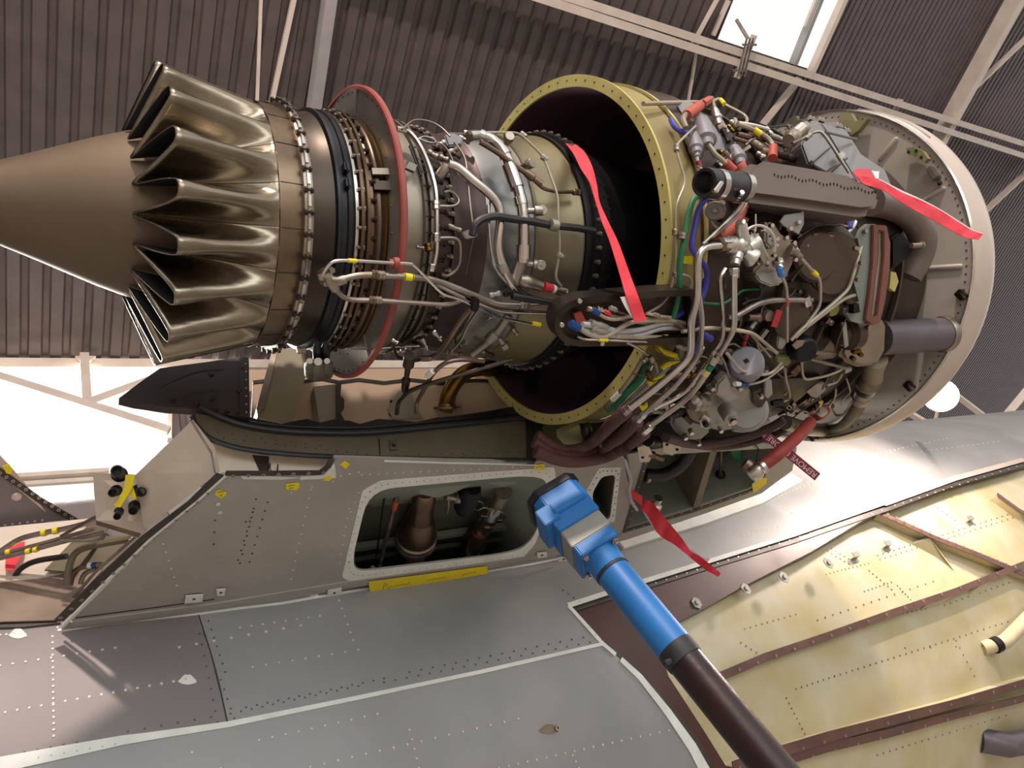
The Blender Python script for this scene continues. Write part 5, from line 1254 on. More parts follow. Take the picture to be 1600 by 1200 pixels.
lat('stub', (1014, 708, .53), (1036, 718, .53), [(0, 5), (.3, 6), (.4, 4), (.7, 5), (1, 4)], 'steel_brown', low)
dip = thing('oil_level_sight', 'black round oil sight cap with pale lens between two cream tubes', 'cap', EC(1245, 538, .52))
face_disc('cap', (1246, 540), 21, 26, 'black_metal', dip, .51, prof=[(0, 1), (.7, 1), (.9, .92), (1, .8), (1, 0)], seg=28)
slab('lens', [(1238, 540), (1246, 532), (1258, 532), (1254, 540), (1244, 546)], 'alloy_beige', dip, c=(1246, 540), r=.5455, thick=.004)
slab('holder', [(1216, 524), (1226, 520), (1236, 524), (1230, 536), (1222, 548), (1214, 542)], 'alloy', dip, r=.515, thick=.02, bevel=.003)
slab('manifold', [(1212, 556), (1232, 556), (1238, 566), (1230, 574), (1214, 566)], 'green_primer', dip, r=.515, thick=.02, bevel=.003)
# upper cluster
upc = thing('ignition_unit', 'grey twin cylinder unit above the black duct mouth', 'control', EC(1110, 210, .47))
lat('cylinder', (1096, 190, .47), (1106, 228, .48), [(0, 12), (.3, 15), (.6, 14), (.62, 16), (.8, 16), (.85, 11), (1, 8)], 'grey_plastic', upc)
lat('cylinder', (1084, 212, .46), (1090, 246, .47), [(0, 9), (.3, 12), (.65, 12), (.7, 9), (.85, 8), (.88, 5), (1, 5)], 'grey_plastic', upc)
lat('cylinder', (1146, 232, .46), (1158, 258, .47), [(0, 9), (.4, 12), (.7, 13), (.8, 9), (1, 8)], 'grey_plastic', upc)
slab('block', [(1102, 196), (1116, 190), (1132, 214), (1140, 246), (1120, 252), (1108, 230)], 'grey_plastic', upc, r=.455, thick=.06, bevel=.008)
slab('angle_plate', [(1058, 165), (1068, 158), (1082, 160), (1102, 184), (1092, 196), (1072, 186)], 'plate_grey', upc, r=.455, thick=.006)
lat('connector', (1116, 170, .48), (1124, 196, .47), [(0, 5), (.2, 7), (.5, 7), (.52, 8.5), (.65, 8.5), (.7, 6), (1, 6)], 'steel', upc)
nut('nut', (1122, 190, .47), (1130, 204, .47), 15, 'steel_dull', upc)
lat('lead_end', (1130, 204, .47), (1138, 222, .47), [(0, 5), (.4, 5), (.5, 3.5), (1, 4)], 'black_metal', upc)
obj('clip', MB().tube(spline([P3((x, y), .46) for x, y in ((1048, 186), (1054, 198), (1066, 206), (1076, 208))]), .006, 8), 'cable_blue', upc, 'lilac cable run at the top')
for x0, y0, x1, y1, w, m in ((1140, 190, 1152, 200, 12, 'steel_dull'), (1148, 186, 1150, 198, 8, 'alloy'), (1152, 210, 1172, 214, 9, 'steel_brown'), (1168, 208, 1196, 220, 8, 'steel_brown'), (1176, 222, 1190, 232, 12, 'alloy_beige'), (1196, 200, 1206, 212, 10, 'steel'), (1204, 212, 1230, 222, 10, 'alloy'), (1190, 236, 1210, 240, 11, 'alloy_beige'), (1214, 240, 1246, 250, 12, 'brown_cast'), (1146, 216, 1168, 222, 7, 'steel_brown'), (1138, 196, 1146, 206, 7, 'gold_duct')):
    lat('connector', (x0, y0, .47), (x1, y1, .47), [(0, w*.38), (.15, w*.5), (.45, w*.5), (.5, w*.36), (.6, w*.48), (.8, w*.48), (1, w*.36)], m, upc, seg=12)
# ================================================================ plumbing: every run is a part of the engine
def run(pts, wpx, m, r=.3, name='pipe', **k): return pipe(name, pts, wpx, m, eng, r, **k)
# --- hot section, upper
a = run([(620, 201), (637, 206), (652, 222), (665, 247), (675, 275), (681, 305), (682, 350), (682, 387), (680, 402), (676, 420)], 10, 'steel', .285, curve=True)
for x, y in ((681, 321), (682, 371)): nut('tee', (x, y-7, .285), (x, y+7, .285), 14, 'steel', a, seg=8)
nut('union', (677, 412, .285), (675, 424, .285), 12, 'steel', a)
b = run([(684, 322), (712, 323), (719, 312), (705, 297), (694, 301)], 5, 'steel_dull', .285)
b = run([(684, 372), (713, 371), (720, 380), (719, 417), (700, 433), (690, 428)], 5, 'steel_dull', .285)
a = run([(700, 256), (715, 260), (737, 280), (766, 303), (781, 323), (782, 350), (777, 385), (785, 415), (800, 445), (815, 460), (840, 470)], 14, 'steel', .31, cr=.03, seg=12)
lat('elbow_cap', (700, 258, .305), (686, 276, .285), [(0, 6.5), (.3, 8.5), (.7, 8.5), (1, 8)], 'steel_dull', a)
band('clamp', (783, 412, .31), (788, 424, .31), 16, 'alloy', a)
run([(763, 320), (764, 350), (766, 385), (773, 420), (796, 446), (818, 466)], 5, 'steel', .305)
run([(768, 300), (764, 330), (765, 372)], 3, 'steel_dull', .30)
a = run([(733, 213), (750, 212), (770, 219), (788, 240), (801, 270), (811, 300), (816, 325), (818, 350), (818, 390), (817, 410)], 18, 'steel', .315, curve=True, seg=14)
for (x0, y0), (x1, y1), w in (((748, 211), (754, 213), 21), ((784, 235), (790, 244), 21), ((795, 258), (808, 294), 23), ((812, 308), (815, 320), 21), ((817, 338), (818, 348), 21), ((818, 382), (818, 404), 23)):
    band('sleeve', (x0, y0, .315), (x1, y1, .315), w, 'steel', a, seg=16)
lat('tee_body', (816, 404, .31), (804, 446, .30), [(0, 10), (.3, 11), (.8, 12), (1, 11)], 'steel_dull', a)
for p, q, w in (((818, 330, .31), (848, 329, .33), 8), ((816, 412, .305), (846, 414, .325), 8), ((790, 226, .30), (797, 212, .33), 8), ((815, 262, .30), (832, 254, .33), 8), ((780, 528, .28), (792, 544, .30), 8)):
    lat('blanking_cap', p, q, [(0, w*.6), (.55, w*.6), (.6, w), (.95, w), (1, w*.9)], 'steel_dull', a)
for x, y in ((846, 329), (844, 414)): face_disc('cap_face', (x, y), 8, 6, 'alloy', a, .325, seg=20)
a = run([(750, 222), (768, 232), (787, 245), (815, 266), (838, 281)], 9, 'steel_brown', .325)
lat('plug', (820, 268, .325), (846, 288, .325), [(0, 5), (.2, 7), (.5, 7), (.55, 5), (1, 6)], 'steel_brown', a)
a = run([(738, 368), (742, 352), (755, 342), (775, 338), (800, 342), (830, 346), (862, 352), (900, 356), (928, 361)], 12, 'hose_black', .325, name='hose', curve=True)
band('clamp', (860, 351, .33), (870, 353, .33), 18, 'alloy', a)
a = run([(755, 207), (807, 207), (817, 213), (845, 240), (852, 252), (872, 307), (872, 340), (875, 385), (872, 410), (867, 434), (877, 447)], 4, 'tube_cream', .325)
for x, y in ((817, 211), (850, 247), (875, 399), (866, 353)): nut('clip', (x-4, y-3, .325), (x+5, y+4, .325), 10, 'alloy', a, seg=8)
a = run([(838, 283), (848, 295), (870, 300), (905, 300)], 6, 'steel_brown', .31)
nut('end_fitting', (895, 300, .31), (908, 301, .31), 10, 'steel_brown', a)
a = run([(628, 202), (647, 186), (672, 189), (690, 199), (703, 213)], 3, 'steel_dull', .30)
slab('junction_box', [(694, 210), (708, 206), (724, 214), (722, 226), (700, 228)], 'grey_plastic', a, r=.29, thick=.03, bevel=.003)
a = run([(710, 222), (727, 245), (730, 270), (735, 325), (740, 360)], 4, 'steel_dull', .30, name='cable')
slab('plug', [(722, 364), (734, 358), (746, 362), (746, 370), (728, 374)], 'alloy', a, r=.29, thick=.02, bevel=.002)
run([(740, 372), (734, 400), (728, 430)], 1.6, 'steel_brown', .29, name='cable')
run([(655, 216), (664, 212), (680, 218), (681, 224), (668, 222), (656, 217)], 3, 'steel', .29)
run([(680, 222), (694, 226), (706, 246), (712, 268), (722, 282), (734, 286)], 3, 'steel_dull', .295)
run([(672, 242), (684, 248), (692, 262)], 4, 'steel', .28)
for x0, y0, x1, y1, w, m in ((668, 236, 684, 246, 10, 'steel_dull'), (680, 228, 694, 222, 9, 'steel'), (686, 244, 700, 250, 9, 'steel_dull'), (700, 352, 720, 360, 8, 'steel_dull'), (706, 238, 720, 246, 8, 'casing_bronze'), (716, 214, 734, 222, 9, 'steel_dull'), (650, 386, 662, 388, 6, 'steel_brown'), (668, 380, 670, 392, 12, 'gold_duct'), (724, 208, 740, 212, 12, 'steel'), (700, 238, 716, 232, 8, 'alloy')):
    lat('fitting', (x0, y0, .285), (x1, y1, .29), [(0, w*.3), (.1, w*.5), (.4, w*.5), (.45, w*.36), (.7, w*.36), (.75, w*.5), (1, w*.5)], m, eng, seg=12)
a = run([(640, 228), (652, 258), (658, 275)], 4, 'black_metal', .275)
slab('guide_plate', [(640, 252), (652, 258), (648, 268), (634, 262)], 'casing_olive', a, r=.28, thick=.01)
# --- igniter lead with red band and connectors
a = lat('connector', (812, 436, .315), (846, 448, .325), [(0, 7), (.2, 11), (.5, 10), (.55, 9), (1, 8)], 'steel_dull', eng)
band('red_band', (849, 447, .325), (862, 451, .325), 14, 'band_red', a)
band('white_band', (862, 451, .325), (866, 452.5, .325), 14, 'band_white', a)
lat('plug', (866, 452, .325), (892, 461, .33), [(0, 6), (.3, 7), (.6, 6), (.65, 7), (1, 6)], 'steel_brown', a)
lat('lead', (800, 462, .32), (880, 476, .34), [(0, 6), (.4, 6), (.5, 5), (1, 5)], 'hose_black', a)
for x, y in ((879, 452), (882, 459)): band('white_tag', (x-5, y-1, .33), (x+7, y+2, .33), 6, 'alloy_bright', a)
# --- pipes crossing the firewall ring
a = run([(503, 431), (512, 415), (523, 407), (550, 407), (610, 411), (640, 412), (647, 414), (692, 461), (715, 466), (780, 496), (842, 508)], 5, 'steel', .335)
band('yellow_band', (544, 407, .335), (557, 408, .335), 7, 'yellow', a)
band('yellow_band', (832, 505, .335), (844, 507.5, .335), 7, 'yellow', a)
lat('grommet', (608, 411, .33), (622, 411, .33), [(0, 6), (.4, 6), (.45, 9), (1, 9)], 'red_rim', a)
a = run([(517, 437), (532, 438), (553, 431), (580, 429), (605, 431), (667, 435), (690, 441), (730, 457), (776, 476), (824, 477), (870, 474)], 10, 'steel_dull', .33, seg=12)
lat('elbow_body', (512, 430, .325), (525, 453, .325), [(0, 7), (.3, 9), (.7, 9), (1, 8)], 'steel_dull', a)
lat('elbow_body', (522, 442, .325), (541, 436, .33), [(0, 7), (.4, 8), (.6, 8), (1, 7)], 'steel_dull', a)
nut('union', (580, 429, .33), (590, 430, .33), 16, 'steel_brown', a); nut('union', (590, 430, .33), (601, 431, .33), 15, 'steel_dull', a)
band('yellow_band', (630, 432, .33), (645, 434, .33), 12, 'yellow', a, seg=16)
for x in (630.5, 643): band('label_line', (x, 432 + (x-630)*.13, .33), (x+1.4, 432.2 + (x-630)*.13, .33), 12.4, 'ink', a, seg=16)
nut('union', (812, 477, .33), (826, 477, .33), 14, 'steel_dull', a)
a = run([(665, 436), (680, 442), (730, 467), (780, 486), (868, 489)], 9, 'steel', .322, seg=12)
slab('clamp', [(738, 466), (750, 468), (749, 484), (743, 490), (737, 484)], 'black_metal', a, r=.345, thick=.012, bevel=.002)
a = run([(524, 451), (537, 466), (556, 469), (580, 469), (600, 470), (700, 477), (722, 469)], 8, 'steel_dull', .325, seg=10)
nut('union', (576, 469, .325), (586, 469.5, .325), 14, 'steel_brown', a); nut('union', (586, 469, .325), (596, 470, .325), 13, 'steel_dull', a)
slab('bracket', [(496, 428), (506, 420), (518, 418), (520, 428), (510, 444), (500, 446)], 'steel_brown', a, r=.30, thick=.015, bevel=.002)
for x, y in ((517, 421), (507, 441), (500, 432)): face_disc('bolt', (x, y), 5, 12, 'steel_dull', a, .31, seg=6)
# --- hot section, lower
run([(672, 440), (666, 480), (652, 512), (630, 536)], 10, 'casing_dark', .285, curve=True, name='hose')
a = run([(735, 484), (727, 492), (712, 512), (695, 542), (677, 561), (655, 560)], 10, 'steel_brown', .30, cr=.03)
run([(745, 488), (730, 510), (722, 530), (706, 548)], 6, 'steel_dull', .29)
a = run([(795, 492), (785, 508), (770, 528), (738, 553)], 14, 'steel_dull', .30, seg=12)
lat('collar', (775, 520, .30), (762, 533, .30), [(0, 8), (.2, 9.5), (.8, 9.5), (1, 8)], 'steel_dull', a)
for x0, y0, x1, y1, w, m in ((676, 516, 690, 530, 10, 'steel'), (640, 528, 660, 520, 8, 'steel_dull'), (612, 530, 622, 536, 8, 'steel'), (716, 540, 730, 534, 9, 'steel_dull'), (632, 540, 652, 540, 4, 'steel'), (700, 550, 722, 556, 10, 'steel_brown'), (742, 540, 756, 550, 8, 'steel_dull'), (760, 500, 776, 492, 6, 'steel_dull'), (800, 512, 808, 522, 8, 'steel_dull'), (764, 462, 782, 458, 9, 'alloy_bright'), (786, 460, 806, 458, 9, 'casing_dark'), (660, 528, 668, 545, 7, 'steel'), (706, 526, 716, 544, 8, 'casing_bronze'), (752, 546, 770, 556, 8, 'casing_dark')):
    lat('fitting', (x0, y0, .275), (x1, y1, .285), [(0, w*.3), (.1, w*.5), (.4, w*.5), (.45, w*.36), (.7, w*.36), (.75, w*.5), (1, w*.5)], m, eng, seg=12)
run([(540, 545), (580, 546), (612, 543), (655, 541)], 3, 'steel_dull', .29)
run([(615, 540), (618, 556), (640, 566), (668, 560)], 5, 'casing_dark', .29)
a = lat('drain_strut', (640, 556, .33), (632, 612, .36), [(0, 9), (.25, 9), (.3, 5), (.6, 4), (.65, 7), (.9, 6), (1, 4)], 'casing_dark', eng)
a = run([(620, 648), (622, 628), (640, 610), (692, 593), (760, 574), (800, 562)], 7, 'casing_dark', .37, name='drain_pipe', cr=.03)
a = run([(650, 646), (651, 628), (665, 604), (677, 582), (695, 566), (720, 561), (756, 565)], 7, 'steel_brown', .36, name='drain_pipe', cr=.03)
band('white_sleeve', (668, 588, .36), (676, 580, .36), 10, 'band_white', a)
gd = thing('air_duct_elbow', 'gold tinted duct elbow rising from the pale heat shield', 'duct', BK.p3(700, 625))
gpts = [BK.p3(697, 640, -.01), BK.p3(697, 618, .03), BK.p3(708, 601, .06), BK.p3(728, 594, .07), BK.p3(770, 590, .07), BK.p3(815, 585, .07)]
obj('elbow', MB().tube(spline(gpts), 15*1.7/F, 20), 'gold_duct', gd)
obj('flange', MB().lathe(BK.p3(698, 638, .0), BK.n*.6 + V([0, 0, .8]), [(0, .042), (.006, .042), (.006, .026), (.014, .025)], 24), 'bronze_duct', gd)
for x in (742, 768): obj('clamp_band', MB().tube([BK.p3(x, 593, .07), BK.p3(x+10, 592, .07)], 17*1.7/F, 20), 'casing_bronze', gd)
# --- yellow duct rim area
a = run([(1087, 197), (1058, 225), (1057, 237), (1072, 284), (1056, 321), (1056, 367), (1057, 405), (1053, 431), (1047, 461), (1031, 479), (1010, 490)], 4, 'tube_cream', .475)
for x, y in ((1057, 231), (1055, 363), (1055, 429)): nut('clip', (x, y-5, .475), (x, y+5, .475), 10, 'steel_dull', a, seg=8)
run([(1056, 429), (1076, 430), (1082, 441), (1077, 456), (1060, 492)], 4, 'tube_cream', .47)
run([(1005, 162), (1077, 160), (1092, 160)], 7, 'tube_cream', .46)
a = run([(1106, 306), (1087, 308), (1078, 328), (1069, 373), (1063, 411), (1061, 457), (1054, 489), (1046, 506)], 9, 'cable_green', .485, name='cable', curve=True)
nut('clip', (1066, 364, .49), (1065, 374, .49), 14, 'steel_dull', a, seg=8)
run([(1116, 309), (1104, 311), (1092, 326), (1086, 352), (1081, 386), (1092, 403), (1103, 420), (1104, 436), (1097, 461), (1070, 486), (1052, 497)], 9, 'cable_blue', .48, name='cable', curve=True)
slab('yellow_label', [(1060, 400), (1082, 400), (1082, 413), (1060, 411)], 'yellow', eng, r=.452, thick=.002)
run([(1104, 436), (1092, 480), (1092, 510), (1088, 540), (1070, 575)], 12, 'cable_blue', .47, name='cable', curve=True)
run([(1078, 469), (1105, 474), (1131, 474), (1150, 462), (1166, 453), (1219, 452)], 4, 'cable_green', .465, name='cable', curve=True)
# red boots and top pipes
a = run([(1072, 200), (1066, 186), (1072, 178), (1097, 159), (1112, 154)], 9, 'alloy_beige', .475)
lat('red_sleeve', (1073, 180, .475), (1094, 165, .475), [(0, 7.5), (.05, 8.5), (.95, 8.5), (1, 7.5)], 'boot_orange', a)
nut('nut', (1098, 162, .475), (1108, 156, .475), 14, 'boot_orange', a)
a = run([(1117, 170), (1114, 158), (1123, 154), (1133, 164), (1155, 175), (1166, 182), (1168, 190), (1155, 201)], 5, 'tube_cream', .475)
band('yellow_band', (1126, 156, .475), (1132, 163, .475), 7, 'yellow', a)
a = run([(1107, 226), (1117, 241), (1129, 250), (1140, 262)], 8, 'tube_cream', .485)
lat('red_sleeve', (1134, 254, .485), (1146, 266, .485), [(0, 7), (1, 7)], 'boot_orange', a)
a = run([(1089, 246), (1092, 260), (1098, 268)], 6, 'cable_white', .475)
band('red_band', (1090, 252, .475), (1094, 261, .475), 8, 'tag_maroon', a)
a = run([(1152, 194), (1176, 202), (1198, 214), (1208, 226), (1208, 240)], 8, 'tube_cream', .48)
band('yellow_band', (1178, 203, .48), (1188, 210, .48), 11, 'yellow', a)
lat('red_sleeve', (1208, 230, .48), (1207, 247, .48), [(0, 7.5), (1, 7.5)], 'boot_orange', a)
run([(1154, 192), (1180, 196), (1200, 202)], 6, 'band_white', .475)
lat('red_sleeve', (1152, 258, .475), (1160, 270, .475), [(0, 11), (.3, 12), (1, 10)], 'boot_orange', eng)
run([(1200, 220), (1230, 228), (1250, 222)], 5, 'steel_brown', .475)
for i in range(7):
    x = 1150 + i*13; run([(x, 208+3*i), (x+8, 222+(i % 3)*4), (x+16, 214+3*i), (x+26, 226+2*i)], 3, ('steel_dull', 'steel_brown', 'tube_cream')[i % 3], .462)
# silver pipes from valve downwards
a = run([(1126, 384), (1106, 385), (1094, 392), (1090, 407), (1090, 467), (1080, 500), (1080, 552), (1069, 568), (1031, 601), (980, 641)], 12, 'steel', .545, seg=12)
nut('end_nut', (986, 636, .545), (974, 646, .545), 14, 'steel', a)
a = run([(1092, 460), (1097, 499), (1094, 549), (1087, 563), (1059, 599), (1031, 625), (1003, 650)], 9, 'steel', .535, seg=10)
nut('end_nut', (1008, 646, .535), (996, 658, .535), 12, 'alloy_bright', a)
a = run([(1147, 430), (1148, 514), (1125, 553), (1087, 608), (1070, 626), (1012, 668)], 9, 'steel', .55, seg=10)
for x0, y0, x1, y1, m in ((1118, 561, 1112, 570, 'tube_cream'), (1111, 571, 1107, 578, 'band_green'), (1106, 579, 1101, 587, 'zinc_yellow')): band('marker_band', (x0, y0, .552), (x1, y1, .552), 11, m, a)
nut('end_nut', (1018, 664, .55), (1004, 676, .55), 15, 'steel', a)
a = run([(1134, 420), (1124, 434), (1131, 499), (1129, 530), (1116, 549), (1097, 578), (1076, 606), (1062, 619), (1022, 640)], 7, 'steel', .53)
band('marker_band', (1112, 556, .532), (1106, 566, .532), 9, 'casing_straw', a)
run([(1166, 302), (1160, 318), (1140, 342), (1098, 382)], 6, 'steel', .53)
run([(1168, 306), (1164, 325), (1148, 342), (1112, 372)], 5, 'steel_dull', .525)
lat('orange_duct', (1150, 350, .475), (1122, 372, .475), [(0, 11), (1, 10)], 'boot_orange', eng)
lat('orange_duct', (1165, 312, .48), (1152, 348, .48), [(0, 8), (1, 8)], 'hose_red', eng)
# cream tubes at the pump
a = run([(1220, 430), (1229, 446), (1230, 470), (1230, 534)], 5, 'tube_cream', .53)
band('red_band', (1229.5, 466, .53), (1230, 478, .53), 6, 'boot_orange', a)
a = run([(1244, 395), (1272, 426), (1282, 436), (1282, 478), (1256, 512)], 5, 'tube_cream', .53)
band('yellow_band', (1270, 424, .53), (1276, 430, .53), 8, 'yellow', a)
nut('end_nut', (1240, 390, .53), (1252, 402, .53), 10, 'steel_dull', a)
a = run([(1150, 494), (1185, 474), (1209, 469), (1268, 469)], 9, 'steel_dull', .525, seg=12)
band('clamp', (1258, 462, .525), (1262, 476, .525), 14, 'steel', a)
run([(1356, 362), (1346, 384), (1333, 430), (1326, 452), (1300, 476), (1250, 516), (1236, 532)], 6, 'tube_cream', .53)
run([(1380, 456), (1346, 458), (1320, 466), (1256, 514), (1242, 528)], 6, 'tube_cream', .525)
slab('yellow_boot', [(1294, 474), (1306, 468), (1314, 480), (1310, 492), (1298, 496), (1290, 488)], 'zinc_yellow', eng, r=.48, thick=.02, bevel=.004)
run([(1336, 346), (1334, 352), (1328, 360), (1314, 374)], 7, 'steel', .505)
lat('blue_plug', (1326, 338, .50), (1328, 358, .505), [(0, 5), (.3, 6), (.8, 5), (1, 4)], 'cable_blue', eng)
run([(1246, 372), (1276, 352), (1310, 350), (1330, 354)], 2, 'steel_brown', .51)
run([(1270, 366), (1290, 368), (1304, 370)], 4, 'steel_dull', .51)
# tray plumbing
a = run([(893, 508), (905, 512), (920, 523), (940, 528), (955, 522), (986, 502), (1040, 500), (1075, 506)], 8, 'tube_cream', .492, seg=10)
nut('blue_nut', (891, 505, .492), (905, 513, .492), 14, 'blue_fitting', a)
a = run([(932, 488), (945, 497), (962, 500), (985, 494), (1000, 496), (1040, 504)], 6, 'tube_cream', .488)
nut('blue_nut', (925, 483, .488), (936, 490, .488), 10, 'blue_fitting', a)
nut('nut', (918, 482, .488), (925, 484, .488), 8, 'steel_dull', a)
for y, w, dy in ((507, 9, 0), (515, 8, 5)):
    a = run([(910, y), (935, y+3+dy), (965, y+10), (1000, y+8), (1036, y-2), (1074, y-1)], w, 'cable_white', .488, name='cable', curve=True)
    lat('connector', (922, y-3, .488), (950, y+5, .488), [(0, 6), (.2, 6), (.25, 4.5), (.5, 6), (.9, 5), (1, 4)], 'alloy', a)
for i, (x, y) in enumerate(((938, 485), (948, 490), (958, 484))):
    a = run([(x, y), (x+20, y+9), (x+50, y+14), (x+90, y+20)], 5, ('steel_dull', 'tube_cream', 'steel_brown')[i], .482)
    nut('nut', (x-5, y-3, .482), (x+5, y+1, .482), 9, ('steel', 'band_red', 'alloy')[i], a)
a = run([(903, 526), (914, 531), (935, 531), (1000, 534), (1076, 536)], 4, 'steel', .495)
band('yellow_band', (935, 531, .495), (949, 531.5, .495), 6, 'yellow', a)
a = run([(960, 525), (1000, 526), (1040, 529), (1090, 530)], 10, 'tube_cream', .488)
band('yellow_band', (1037, 528, .488), (1051, 529, .488), 12, 'yellow', a, seg=14)
run([(1056, 504), (1066, 512), (1080, 518)], 8, 'alloy_beige', .495)
a = run([(1010, 490), (1030, 494), (1048, 496)], 5, 'tube_cream', .50)
nut('nut', (1020, 491, .50), (1030, 494, .50), 8, 'alloy_beige', a)
run([(978, 535), (990, 540), (1000, 546), (1012, 554)], 5, 'steel', .495)
# wires and tubes right of the lower yellow rim
a = run([(1004, 562), (990, 586), (975, 606), (960, 622), (948, 636)], 7, 'steel_dull', .46)
band('white_sleeve', (968, 614, .46), (957, 625, .46), 9, 'band_white', a)
run([(1012, 568), (1000, 594), (978, 614), (958, 634), (948, 640)], 14, 'cable_green', .455, name='cable', curve=True)
run([(1020, 570), (1008, 595), (985, 618), (966, 638), (958, 648), (938, 655)], 4, 'steel', .465)
for pts in ([(1026, 542), (1038, 550), (1056, 556)], [(1060, 562), (1042, 570), (1034, 576)], [(1042, 586), (1028, 592), (1012, 600)]):
    run(pts, 9, 'yellow', .475, name='cable', curve=True)
run([(1050, 560), (1040, 578), (1010, 606), (984, 630)], 8, 'cable_white', .47, name='cable', curve=True)
run([(1064, 540), (1060, 566), (1046, 582), (1022, 604)], 12, 'grey_plastic', .47, name='cable', curve=True)
slab('yellow_tag', [(998, 634), (1006, 636), (1012, 630), (1012, 642), (1004, 644)], 'yellow', eng, r=.50, thick=.006)
for x0, y0, x1, y1, w, m in ((1046, 590, 1066, 584, 10, 'steel_brown'), (1070, 588, 1088, 586, 9, 'gold_duct'), (1022, 608, 1038, 606, 11, 'black_metal'), (1074, 566, 1084, 576, 12, 'grey_plastic'), (1036, 612, 1056, 604, 12, 'plate_grey'), (1084, 616, 1104, 606, 12, 'black_metal'), (1092, 610, 1110, 616, 10, 'steel_dull'), (1046, 634, 1078, 632, 10, 'steel'), (1010, 640, 1040, 630, 14, 'alloy'), (1100, 524, 1112, 530, 12, 'cable_blue'), (1168, 520, 1160, 545, 7, 'red_label'), (1180, 524, 1186, 546, 6, 'steel_dull'), (1016, 556, 1020, 566, 10, 'steel_dull'), (1010, 560, 1004, 566, 8, 'alloy_beige')):
    lat('fitting', (x0, y0, .49), (x1, y1, .495), [(0, w*.3), (.1, w*.5), (.4, w*.5), (.45, w*.36), (.6, w*.45), (.75, w*.5), (1, w*.4)], m, eng, seg=12)
a = run([(1066, 518), (1110, 512), (1148, 516), (1176, 520), (1200, 540), (1214, 552)], 6, 'tube_cream', .52)
run([(1100, 514), (1150, 514), (1170, 518), (1190, 542), (1204, 558)], 4, 'tube_cream', .515)
run([(1136, 552), (1146, 566), (1158, 580), (1186, 586), (1206, 584), (1222, 566)], 5, 'tube_cream', .56)
a = run([(1150, 600), (1180, 600), (1200, 592), (1224, 572)], 4, 'tube_cream', .56)
nut('blue_nut', (1156, 600, .56), (1168, 600, .56), 9, 'blue_fitting', a); band('white_sleeve', (1148, 600, .56), (1156, 600, .56), 8, 'band_white', a)
run([(1120, 552), (1130, 560), (1140, 590)], 3, 'steel_dull', .56)
run([(1252, 560), (1254, 586), (1258, 594), (1290, 588), (1312, 580), (1316, 576)], 4, 'tube_cream', .51)
run([(1226, 574), (1228, 594), (1234, 614), (1234, 624), (1222, 628)], 4, 'tube_cream', .51)
lat('black_plug', (1206, 630, .51), (1222, 627, .51), [(0, 4), (.5, 5), (1, 4)], 'black_metal', eng)
run([(1292, 602), (1308, 598), (1316, 584)], 4, 'tube_cream', .5)
slab('rod_bracket', [(1260, 612), (1276, 600), (1288, 598), (1290, 610), (1276, 622), (1268, 620)], 'alloy', eng, r=.5, thick=.01)
run([(1296, 584), (1280, 620), (1240, 652), (1204, 690)], 2, 'steel_brown', .505)
run([(1322, 498), (1310, 530), (1302, 556)], 1.6, 'steel_brown', .53)
a = lat('orange_igniter', (1272, 650, .48), (1300, 634, .48), [(0, 9), (.3, 11), (.6, 9), (.7, 6), (1, 4)], 'boot_orange', eng)
band('white_tag', (1282, 645, .49), (1287, 642, .49), 14, 'band_white', a)
for x, y in ((1233, 637), (1243, 644)): run([(x-4, y), (x, y-4), (x+4, y), (x, y+4), (x-4, y)], 2, 'steel', .5)
# --- small fittings, clips and lines crowding the gearbox
R_ = random.Random(11)
for (x0, x1, y0, y1, n, r0) in ((1150, 1330, 440, 660, 46, .487), (1060, 1180, 540, 690, 26, .505), (1080, 1240, 196, 250, 16, .462), (1120, 1200, 310, 440, 14, .475), (1210, 1330, 335, 380, 10, .49), (1010, 1090, 560, 660, 16, .475)):
    for i in range(n):
        x, y = R_.uniform(x0, x1), R_.uniform(y0, y1); a_ = R_.uniform(0, 6.28); l = R_.uniform(9, 20); w = R_.uniform(5, 11)
        m = R_.choice(('steel_dull', 'steel_brown', 'alloy', 'casing_dark', 'black_metal', 'alloy_beige', 'brown_cast', 'gold_duct'))
        if i % 3 == 2:
            run([(x, y), (x + l*1.6*math.cos(a_), y + l*1.6*math.sin(a_)), (x + l*1.6*math.cos(a_) + l*math.cos(a_+1.2), y + l*1.6*math.sin(a_) + l*math.sin(a_+1.2)), (x + l*3*math.cos(a_+.5), y + l*3*math.sin(a_+.5))], R_.choice((2, 3, 4)), R_.choice(('steel_dull', 'tube_cream', 'steel_brown', 'hose_black')), r0 + .008, seg=6)
        elif i % 3 == 1:
            q_ = [(x, y), (x + l*math.cos(a_), y + l*math.sin(a_)), (x + l*math.cos(a_) + w*math.cos(a_+1.5), y + l*math.sin(a_) + w*math.sin(a_+1.5)), (x + w*math.cos(a_+1.7), y + w*math.sin(a_+1.7))]
            slab('clip_bracket', q_, m, eng, r=r0, thick=.012)
        else:
            lat('fitting', (x, y, r0), (x + l*math.cos(a_), y + l*math.sin(a_), r0 + .012), [(0, w*.3), (.1, w*.5), (.4, w*.5), (.45, w*.36), (.6, w*.46), (.8, w*.46), (1, w*.36)], m, eng, seg=10)
